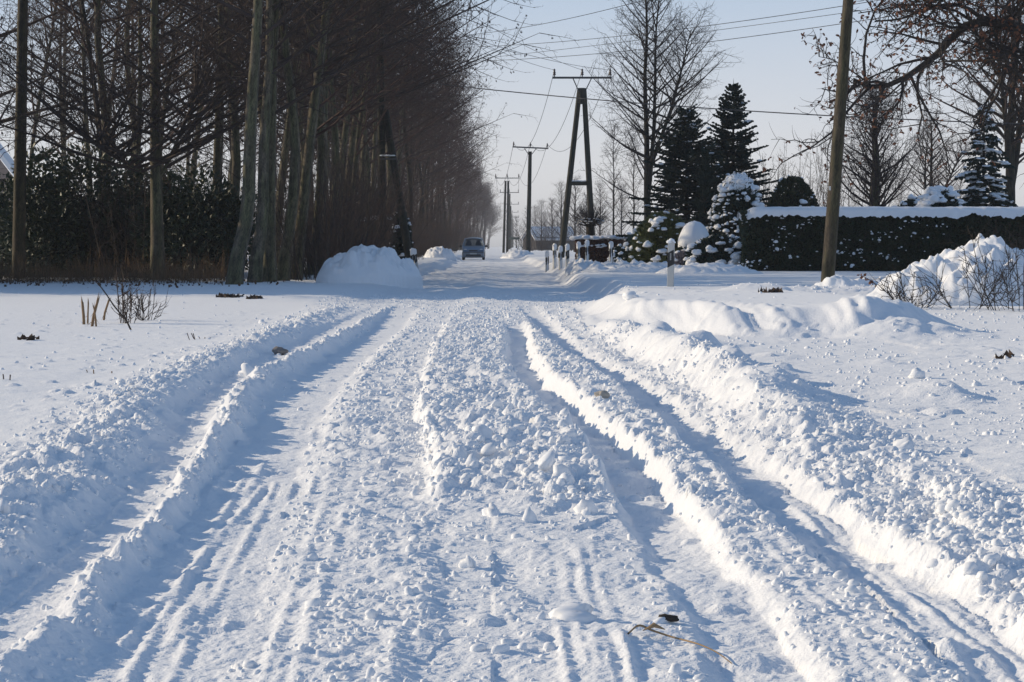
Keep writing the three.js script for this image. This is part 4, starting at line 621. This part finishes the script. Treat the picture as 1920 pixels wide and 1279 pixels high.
// ---------------------------------------------------------------- marker posts beside the road
{
  const poly = (pts, dep, bev = .006) => { const s = new THREE.Shape(pts.map(p => new THREE.Vector2(...p))); const g = new THREE.ExtrudeGeometry(s, { depth: dep, bevelEnabled: true, bevelThickness: bev, bevelSize: bev, bevelSegments: 2 }); g.translate(0, 0, -dep / 2); return g; };
  const body = poly([[-.052, -.3], [.052, -.3], [.052, .955], [.02, 1.0], [-.052, .94]], .085), band = poly([[-.053, .50], [.053, .56], [.053, .83], [-.053, .77]], .093), refl = poly([[-.010, .635], [.012, .64], [.012, .77], [-.010, .765]], .003, .002);
  const S = new Geo(), R = rng(15); for (let k = 0; k < 3; k++) snowLump(S, V((k - 1) * .028, .97 + (k === 1 ? .025 : 0), .0), .05, .045, .06, R); const cap = S.build();
  const plaster = poly([[-.056, .82], [.05, .85], [.054, .98], [.03, 1.03], [-.02, 1.04], [-.055, .98]], .125, .012), strip = poly([[-.020, .15], [.012, .15], [.012, .86], [-.012, .84]], .108, .006);
  function post(label, px, d, turn, snowy, group, extraDepth = 0) {
    const o = thing('marker_post', label, 'marker post', spot(px, d), turn, group); o.position.y -= extraDepth;
    part('post', body, MAT.white, o); part('band', band, MAT.black, o); const r = part('reflector', refl, std(.28, .28, .28, .3), o); r.position.z = .058; part('snow_cap', cap, MAT.capSnow, o);
    if (snowy) { part('snow', plaster, MAT.capSnow, o); if (snowy > 1) part('snow_strip', strip, MAT.capSnow, o); } return o;
  }
  post('nearest black and white marker post, standing alone before the garden shrubs', 1257, 40, -.25, 0, undefined, .14).rotation.z = -.02;
  const grp = 'snow capped marker posts along the right verge';
  post('smallest marker post, at the left end of the row on the right verge', 1026, 84, .35, 2, grp, .22);
  post('second marker post from the left in the row on the right verge', 1040, 80, .3, 2, grp, .12);
  post('third marker post from the left, touching the foot of the A-frame pole', 1051, 77, .3, 2, grp, .2);
  post('fourth marker post from the left in the row on the right verge', 1064, 74, .25, 1, grp, .16);
  post('fifth marker post from the left, before the end of the russet hedge', 1085, 77, .3, 2, grp, .16);
  post('sixth marker post from the left, before the russet hedge', 1101, 75, .3, 2, grp, .1);
  post('rightmost marker post of the row, before the russet hedge', 1146, 72, .2, 2, grp, .15);
  post('marker post on the left verge beside the slanting strut', 773, 73, .2, 1, 'marker posts on the left verge', .2);
  const b = post('leaning marker post behind the other one on the left verge', 783, 80, .2, 1, 'marker posts on the left verge', .2); b.rotation.z = .12;
}

// ---------------------------------------------------------------- the car
{
  const paint = new THREE.MeshPhysicalMaterial({ color: new THREE.Color().setRGB(.14, .18, .235), metalness: .45, roughness: .35, clearcoat: .6, clearcoatRoughness: .15 }), glass = new THREE.MeshPhysicalMaterial({ color: new THREE.Color().setRGB(.85, .9, .9), transmission: 1, roughness: .02, thickness: 0 }), trim = std(.02, .02, .022, .5), lamp = std(.55, .56, .55, .15), tyre = std(.018, .018, .018, .9), seat = std(.015, .016, .02, .9);
  const c = at(888, 460, 158), car = thing('parked_minivan'.replace('parked_', 'silver_'), 'silver blue minivan driving towards the viewer on the snowy road', 'car', [c.x, -.0, c.z], 0);
  // side profile, nose towards +z
  const prof = [[-2.12, .32], [-2.14, .62], [-2.10, .98], [-.9, 1.0], [1.12, .98], [1.62, .86], [2.0, .70], [2.12, .55], [2.12, .32], [1.75, .24], [-1.8, .24]], s = new THREE.Shape(prof.map(p => new THREE.Vector2(p[0], p[1])));
  const bodyG = new THREE.ExtrudeGeometry(s, { depth: 1.58, bevelEnabled: true, bevelThickness: .08, bevelSize: .06, bevelSegments: 3 }); bodyG.translate(0, 0, -.79); bodyG.rotateY(-Math.PI / 2);
  { const p = bodyG.attributes.position; for (let i = 0; i < p.count; i++) { const z = p.getZ(i), y = p.getY(i); p.setX(i, p.getX(i) * (1 - .10 * ss(1.2, 2.15, z) - .05 * ss(.75, 1.02, y))); } bodyG.computeVertexNormals(); }
  part('body', bodyG, paint, car);
  const frame = new Geo(), A = (x, y, z) => V(x, y, z);
  const quadMesh = (q, thick = 0) => { const G = new Geo(); const i = q.map(p => G.v(...p)); G.tri(i[0], i[1], i[2]); G.tri(i[0], i[2], i[3]); return G.build(); };
  const roof = new Geo(); { const rows = [[-1.95, 1.56, .57], [-1.6, 1.64, .60], [-.6, 1.675, .62], [.1, 1.655, .61], [.42, 1.60, .59]]; for (const [z, y, w] of rows) for (let k = 0; k <= 6; k++) { const u = k / 3 - 1; roof.v(u * w, y - .05 * u * u - (Math.abs(u) > .99 ? .03 : 0), z); } for (let j = 0; j < 4; j++) for (let k = 0; k < 6; k++) { const a = j * 7 + k; roof.tri(a, a + 7, a + 8); roof.tri(a, a + 8, a + 1); } }
  part('roof', roof.build(), paint, car); { const lin = roof.build(); lin.translate(0, -.05, 0); part('headliner', lin, seat, car); }
  for (const x of [-1, 1]) { const pillar = (p, r) => { const G = new Geo(); G.tube(p, r, 6); part('pillar', G.build(), paint, car); }; pillar([V(x * .80, .97, 1.10), V(x * .70, 1.32, .72), V(x * .595, 1.58, .42)], [.05, .045, .045]); pillar([V(x * .79, .98, -.35), V(x * .62, 1.6, -.35)], [.05, .045]); pillar([V(x * .79, .98, -1.3), V(x * .62, 1.6, -1.2)], [.05, .045]); pillar([V(x * .78, .98, -2.08), V(x * .58, 1.55, -1.93)], [.07, .06]); }
  part('windshield', quadMesh([[-.76, .99, 1.10], [.76, .99, 1.10], [.575, 1.57, .43], [-.575, 1.57, .43]]), glass, car); part('rear_window', quadMesh([[-.7, 1.02, -2.08], [.7, 1.02, -2.08], [.54, 1.5, -1.95], [-.54, 1.5, -1.95]]), glass, car);
  for (const x of [-1, 1]) part('side_window', quadMesh([[x * .79, .99, 1.0], [x * .79, .99, -2.0], [x * .6, 1.55, -1.9], [x * .6, 1.55, .4]]), glass, car);
  for (const x of [-.36, .36]) { const st = part('seat', new THREE.CapsuleGeometry(.2, .42, 4, 10), seat, car); st.scale.set(1.05, 1, .5); st.position.set(x, 1.0, -.05); const hr = part('headrest', new THREE.CapsuleGeometry(.10, .10, 4, 8), seat, car); hr.rotation.z = Math.PI / 2; hr.position.set(x, 1.38, -.08); }
  part('dashboard', new THREE.CapsuleGeometry(.11, 1.25, 4, 10).rotateZ(Math.PI / 2).translate(0, .96, .82), seat, car);
  part('grille', new THREE.BoxGeometry(.62, .10, .05).translate(0, .70, 2.10), trim, car); part('air_intake', new THREE.BoxGeometry(1.15, .12, .05).translate(0, .36, 2.175), trim, car); part('bumper_strip', new THREE.BoxGeometry(1.5, .045, .05).translate(0, .575, 2.155), trim, car); part('licence_plate', new THREE.BoxGeometry(.5, .10, .03).translate(0, .475, 2.195), std(.42, .44, .42), car);
  for (const x of [-1, 1]) {
    const h = part('headlight', new THREE.SphereGeometry(.15, 12, 8), lamp, car); h.scale.set(1.05, .58, .6); h.position.set(x * .60, .745, 1.93); h.rotation.set(-.35, x * .35, 0);
    const f = part('fog_light', new THREE.CylinderGeometry(.06, .06, .05, 12).rotateX(Math.PI / 2), lamp, car); f.position.set(x * .54, .37, 2.17);
    const m = part('mirror', new THREE.SphereGeometry(.11, 10, 8), trim, car); m.scale.set(1, .75, .6); m.position.set(x * .95, 1.02, .86);
    part('roof_rail', new THREE.CapsuleGeometry(.02, 1.6, 3, 6).rotateX(Math.PI / 2).translate(x * .57, 1.68, -.75), trim, car);
    for (const z of [1.35, -1.35]) { const w = part('wheel', new THREE.TorusGeometry(.235, .085, 10, 24).rotateY(Math.PI / 2), tyre, car); w.scale.x = 1.15; w.position.set(x * .74, .315, z); part('rim', new THREE.CylinderGeometry(.17, .17, .1, 16).rotateZ(Math.PI / 2), std(.3, .3, .31, .4, { metalness: .6 }), w); }
  }
  car.position.y = ground(c.x, 158, false) - .01;
}
// ---------------------------------------------------------------- heaps of ploughed snow
function heap(label, px, d, w, dp, h, seed, opt = {}) {
  const c = at(px, 460, d), G = new Geo(), n = opt.n || 90, m = Math.round(n * .8), blk = opt.block || 1;
  for (let j = 0; j <= m; j++) for (let i = 0; i <= n; i++) {
    const u = i / n * 2 - 1, v = j / m * 2 - 1, x = u * w * 1.15, z = v * dp * 1.15, R = rng(seed)();
    const e = Math.hypot(u * 1.15 * (1 + .25 * (vnoise(v * 3 + seed, 1, 3) - .5)), v * 1.15), sh = opt.shape ? opt.shape(u * 1.15) : 1;
    let y = h * sh * Math.pow(Math.max(0, 1 - e * e), opt.pw || .9) ; const k = ss(1.02, .72, e);
    y += k * (lump(x, z, .42 * blk, .8, seed) * .42 + lump(x, z, .2 * blk, .85, seed + 9) * .5 + lump(x, z, .09 * blk, .9, seed + 17) * .55 + (.5 - Math.abs(fbm(x * 2.2, z * 2.2, 4, seed) - .5) * 4) * .13 * blk + (fbm(x * 9, z * 9, 3, seed + 3) - .5) * .10);
    G.v(x, y - (e > .98 ? .25 : 0) - .02, z + (opt.lean ? 0 : 0));
  }
  const s = n + 1; for (let j = 0; j < m; j++) for (let i = 0; i < n; i++) { const a = j * s + i; G.tri(a, a + s, a + s + 1); G.tri(a, a + s + 1, a + 1); }
  const o = single('snow_heap', G.build((x, y, z) => [(x + y) / .5, (z + y) / .5]), MAT.snow, label, 'snow heap'); o.position.set(c.x, ground(c.x, d, false), -d); return o;
}
heap('rounded ploughed snow heap at the corner of the wood, left of the road', 692, 54, 1.35, 1.0, .80, 501, { n: 100, pw: .6 });
heap('tall rugged snow heap behind bare twigs in front of the hedge', 1850, 33.2, 2.0, 1.3, .84, 502, { n: 150, block: 1.1, pw: 1.0, shape: u => .78 + .3 * Math.exp(-((u / .3) ** 2)) });
heap('low broken snow bank at the foot of the leaning pole', 1600, 37, .75, .5, .16, 503, { n: 50, block: .7 });
heap('small snow heap beside the wood, left of the oncoming car', 824, 140, 1.1, 1.5, .62, 504, { n: 36 });
heap('distant snow heap to the right of the car, before the single pole', 972, 175, 1.5, 2, .62, 505, { n: 36 });
heap('snow bank with a broken front at the right edge of the road', 1092, 62, .5, 2.2, .28, 506, { n: 50, block: .8 });
heap('wind blown snow bank between the marker posts and the garden', 1190, 60, 1.7, 1.6, .22, 507, { n: 60, block: .7 });
heap('smooth snow drift in front of the shrubs beside the nearest post', 1330, 57, 1.5, .9, .26, 508, { n: 60, block: .35 });

// ---------------------------------------------------------------- single clods that stand out
{
  const shp = [clodShape(21, 2), clodShape(22, 2), clodShape(23, 2)];
  [[1080, 1158, .045, 'flat snow clod beside the tyre tread near the bottom of the picture'], [1055, 888, .055, 'round snow clod, largest on the middle heap of lumps'], [905, 812, .05, 'snow clod on the crest between the middle ruts'], [1020, 880, .042, 'snow clod leaning against the largest lump in the middle'], [700, 655, .0, ''], [1290, 633, .0, 'smooth snow lump sitting on the right bank below the drift'], [1400, 700, .0, 'big rounded snow block on the crest of the right bank'], [1345, 672, .0, 'slab of snow standing on the right bank near the drift'], [1720, 706, .05, 'lone snow clod on the smooth field at the right'], [722, 745, .0, ''], [248, 752, .0, 'snow clod at the outer edge of the left bank'], [125, 992, .0, 'snow clod beside the left track near the picture edge'], [462, 705, .07, 'upright snow lump at the bend of the left ridge'], [1206, 574, .09, 'snow block lying before the drift at the right of the road'], [1695, 845, .045, 'single dented clod below the small mound on the right'], [925, 965, .035, 'snow clod at the end of the middle hump'], [880, 1062, .03, 'small snow clod in the flat middle strip'], [1100, 960, .038, 'snow clod on the edge of the deep right rut']].forEach(([px, py, r, label], i) => {
    if (!r) return; let d = 4320 / (py - 460), x = 0; for (let k = 0; k < 14; k++) { x = at(px, py, d).x; const h = ground(x, d, true) + r * .25; d = mix(d, clamp((EYE - h) * FPX / (py - 460), 4, 60), .5); }
    const o = single('snow_clod', shp[i % 3], MAT.clod, label, 'snow clod'); o.position.set(x, ground(x, d, true) + r * .3, -d); o.rotation.set(i, i * 2.1, i * .7); o.scale.set(r * 1.25, r * .85, r);
  });
}
// ---------------------------------------------------------------- small things on the snow
const here = (px, py, up = 0) => { let d = 4320 / (py - 460); for (let k = 0; k < 14; k++) { const x = at(px, py, d).x; d = mix(d, clamp((EYE - ground(x, d, true)) * FPX / (py - 460), 4, 60), .5); } const x = at(px, py, d).x; return V(x, ground(x, d, true) + up, -d); };
{
  const R = rng(600), wood = std(.24, .15, .08, .95), woodDark = std(.035, .026, .02, .9), straw = std(.36, .24, .13, .9);
  function stake(label, px, py, h, lean, r) { const b = here(px, py), G = new Geo(), t = V(lean, h, (R() - .5) * .06); G.tube([V(0, -.12, 0), t.clone().multiplyScalar(.35), t.clone().multiplyScalar(.7), t.clone().multiplyScalar(.88)], [r, r * .95, r * .9, r * .8], 7, true); for (let k = 0; k < 6; k++) { const a = k * 1.05, q = t.clone().multiplyScalar(.8 + .08 * R()).add(V(Math.cos(a) * r * .5, 0, Math.sin(a) * r * .5)); G.tube([q, q.clone().add(V(lean * .3 + (R() - .5) * .03, h * (.12 + .3 * R()), (R() - .5) * .04))], [r * .42, 0], 4); } for (let k = 0; k < 3; k++) { const q = t.clone().multiplyScalar(.1 + .5 * R()); G.tube([q, q.clone().add(V((R() - .5) * .16, -.03 - .08 * R(), .03))], [r * .3, 0], 3); } const o = single('broken_stump', G.build(true), wood, label, 'stump', 'splintered stumps in the left field'); o.position.copy(b); return o; }
  stake('splintered stump farthest left in the snowy field', 158, 608, .33, -.03, .020); stake('thin broken stem close behind the leftmost splintered stump', 164, 607, .30, .01, .012); stake('slanted splintered stump, second clump in the left field', 170, 612, .36, .10, .019); stake('short split stem at the foot of the slanted stump', 181, 612, .26, -.03, .013); stake('leaning splintered stump beside the bare twigs in the left field', 192, 600, .30, .10, .016);
  { const a = here(249, 618), b = at(177, 524, -a.z + .15); const G = new Geo(), pts = []; for (let k = 0; k <= 6; k++) pts.push(a.clone().lerp(b, k / 6).add(V(0, (k ? .012 * Math.sin(k * 1.7) : -.06), 0))); G.tube(pts, [.013, .012, .011, .010, .009, .008, .006], 6); single('fallen_stick', G.build(), woodDark, 'long dark stick leaning out of the snow beside the stumps', 'stick'); }
  const dead = (label, px, py, o, seed, mat = MAT.twig, name = 'dead_twigs') => { const s = stemShrub(o, seed), t = thing(name, label, 'shrub', here(px, py).toArray()); part('stems', s.stems, mat, t); part('twigs', s.twigs, mat, t); return t; };
  dead('bare grey twigs standing in the left field beside the stumps', 236, 606, { H: .78, stems: 10, base: .10, lean: .3, r: .006, sub: 5, twigs: 1, reach: .35 }, 610);
  dead('thin bare twigs in the left field, right of the dark stick', 276, 600, { H: .62, stems: 9, base: .16, lean: .55, r: .005, sub: 4, twigs: 1, reach: .3 }, 611);
  dead('few short stalks near the left bank of lumps', 383, 636, { H: .2, stems: 7, base: .14, lean: .5, r: .004, sub: 0, twigs: 0, reach: .1 }, 612);
  dead('single short stalk at the left edge of the field', 9, 712, { H: .16, stems: 2, base: .03, lean: .3, r: .004, sub: 0, twigs: 0, reach: .1 }, 617);
  dead('two thin stalks among small clods in the left field', 196, 700, { H: .14, stems: 4, base: .12, lean: .5, r: .003, sub: 0, twigs: 0, reach: .1 }, 618, MAT.twigTan);
  dead('tangle of fine twigs at the left foot of the rugged snow heap', 1712, 578, { H: .7, stems: 20, base: .2, lean: 1.3, r: .0042, sub: 4, twigs: 1, reach: .5 }, 613, MAT.twigDark);
  dead('long bare branches rising before the rugged snow heap', 1822, 580, { H: 1.25, stems: 6, base: .25, lean: .85, r: .007, sub: 6, twigs: 1, reach: .8 }, 614, MAT.twigDark);
  dead('dense bare shrub at the right edge before the rugged snow heap', 1902, 582, { H: 1.2, stems: 15, base: .35, lean: .7, r: .0065, sub: 6, twigs: 2, reach: .7 }, 615, MAT.twigDark);
  dead('thin upright twigs in front of the hedge behind the rugged heap', 1890, 520, { H: 1.5, stems: 12, base: .4, lean: .25, r: .006, sub: 8, twigs: 2, reach: .6 }, 616);
  { const G = new Geo(), L = new Geo(), a = here(1665, 556), R2 = rng(620); const tip = at(1610, 515, -a.z + .1), pts = []; for (let k = 0; k <= 6; k++) pts.push(a.clone().lerp(tip, k / 6).add(V(0, .05 * Math.sin(k / 6 * 3), 0))); G.tube(pts, [.007, .007, .006, .006, .005, .004, .003], 4); for (let k = 0; k < 14; k++) { const [p] = along(pts, .4 + .6 * R2()), s = .05 + .04 * R2(), a1 = V(R2() - .5, R2() - .6, R2() - .5).normalize(), b1 = sideways(a1, 1.57, R2() * 6), i = [p, p.clone().addScaledVector(a1, s * .5).addScaledVector(b1, s * .35), p.clone().addScaledVector(a1, s), p.clone().addScaledVector(a1, s * .5).addScaledVector(b1, -s * .35)].map(q => L.v(q.x, q.y, q.z)); L.tri(i[0], i[1], i[2]); L.tri(i[0], i[2], i[3]); } const t = thing('oak_sprig', 'small sprig with withered brown leaves before the hedge', 'twig'); part('twig', G.build(), MAT.twigDark, t); part('leaves', L.build(), MAT.oakLeaf, t); }
  // bits of bark, straw and leaves on the road
  { const o = single('bark_piece', clodShape(31, 2), std(.045, .036, .028, .9), 'dark piece of bark lying on the road near the bottom right', 'bark'); o.position.copy(here(1255, 1172, .012)); o.scale.set(.032, .012, .014); o.rotation.set(.2, -.3, .05);
    const G = new Geo(), pts = [[1178, 1200, .010], [1200, 1193, .022], [1222, 1198, .016], [1260, 1208, .012], [1310, 1222, .012], [1345, 1240, .014], [1372, 1256, .008]].map(q => here(q[0], q[1], q[2])); G.tube(new THREE.CatmullRomCurve3(pts).getPoints(24), Array.from({ length: 25 }, (_, k) => mix(.0035, .0016, k / 24)), 4); const bl = here(1205, 1196, .012); G.tube([bl, bl.clone().add(V(.03, .016, .004)), bl.clone().add(V(.06, .004, .006))], [.001, .007, .001], 4); single('straw_stalk', G.build(), straw, 'dry straw stalk lying on the snow near the bottom right', 'straw'); }
  { const o = single('grey_clump', clodShape(33, 2), std(.22, .20, .19, .9), 'dirty grey clump lying in the outer left track', 'dirt clump'); o.position.copy(here(527, 666, .03)); o.scale.set(.075, .045, .06); const g = single('grey_clump', clodShape(34, 2), std(.42, .38, .33, .9), 'small dirty lump on the ridge right of the deep rut', 'dirt clump'); g.position.copy(here(1130, 748, .01)); g.scale.set(.045, .03, .03); }
  const pile = (label, px, py, w, n, seed) => { const o = single('leaf_pile', leafMass(n, .07, r => [V((r() - .5) * w, r() * .035, (r() - .5) * w * 1.6), V(0, 1, 0)], seed, 1.6), std(.06, .038, .026, .9), label, 'leaves', 'dark clumps of leaves at the edge of the wood'); o.position.copy(here(px, py, -.01)); };
  pile('larger clump of dark leaves on the snow before the curved trunk', 430, 557, .45, 90, 631); pile('smaller clump of dark leaves right of the larger one', 478, 560, .28, 45, 632); pile('small dark leaves beside the snow block before the drift', 1445, 549, .3, 40, 633); pile('tiny dark scrap of leaves in the left field', 52, 637, .16, 14, 634); pile('dark twiggy scrap at the right edge below the drift', 1885, 672, .16, 10, 635);
  // green cabinet and snowy little conifer by the strutted pole
  { const b = spot(703, 82), o = thing('green_cabinet', 'green box with a snowy slanted roof beside the strutted pole', 'cabinet', b, .2); part('body', new THREE.BoxGeometry(.75, 1.75, .6).translate(0, .85, 0), std(.045, .07, .035, .8), o); part('door', new THREE.BoxGeometry(.56, 1.35, .03).translate(0, .85, .315), std(.04, .062, .032, .7), o); const S = new Geo(), R2 = rng(17); for (let k = 0; k < 12; k++) snowLump(S, V(-.45 + .08 * k, 1.74 + .006 * k * (k < 8 ? 2 : 1), (R2() - .5) * .3), .18, .10, .3, R2); part('snow', S.build(), MAT.capSnow, o); }
  shrubThing('dark_conifer', 'dark narrow shrub dotted with snow behind the slanting strut', 752, 78, [.42, 2.1, 2.4], 2600, .07, MAT.fir, { seed: 640, pads: [34, .09, .1] });
  { const d = 300, b = at(958, 460, d), o = thing('road_sign', 'small distant road sign beside the line of poles', 'sign', onGround(b.x, d)); part('pole', new THREE.CylinderGeometry(.04, .04, 2, 8).translate(0, 1, 0), MAT.metal, o); part('board', new THREE.BoxGeometry(1.5, .32, .04).translate(.45, 1.75, .06), std(.10, .13, .10, .6), o); }
}
renderer.render(scene, camera);
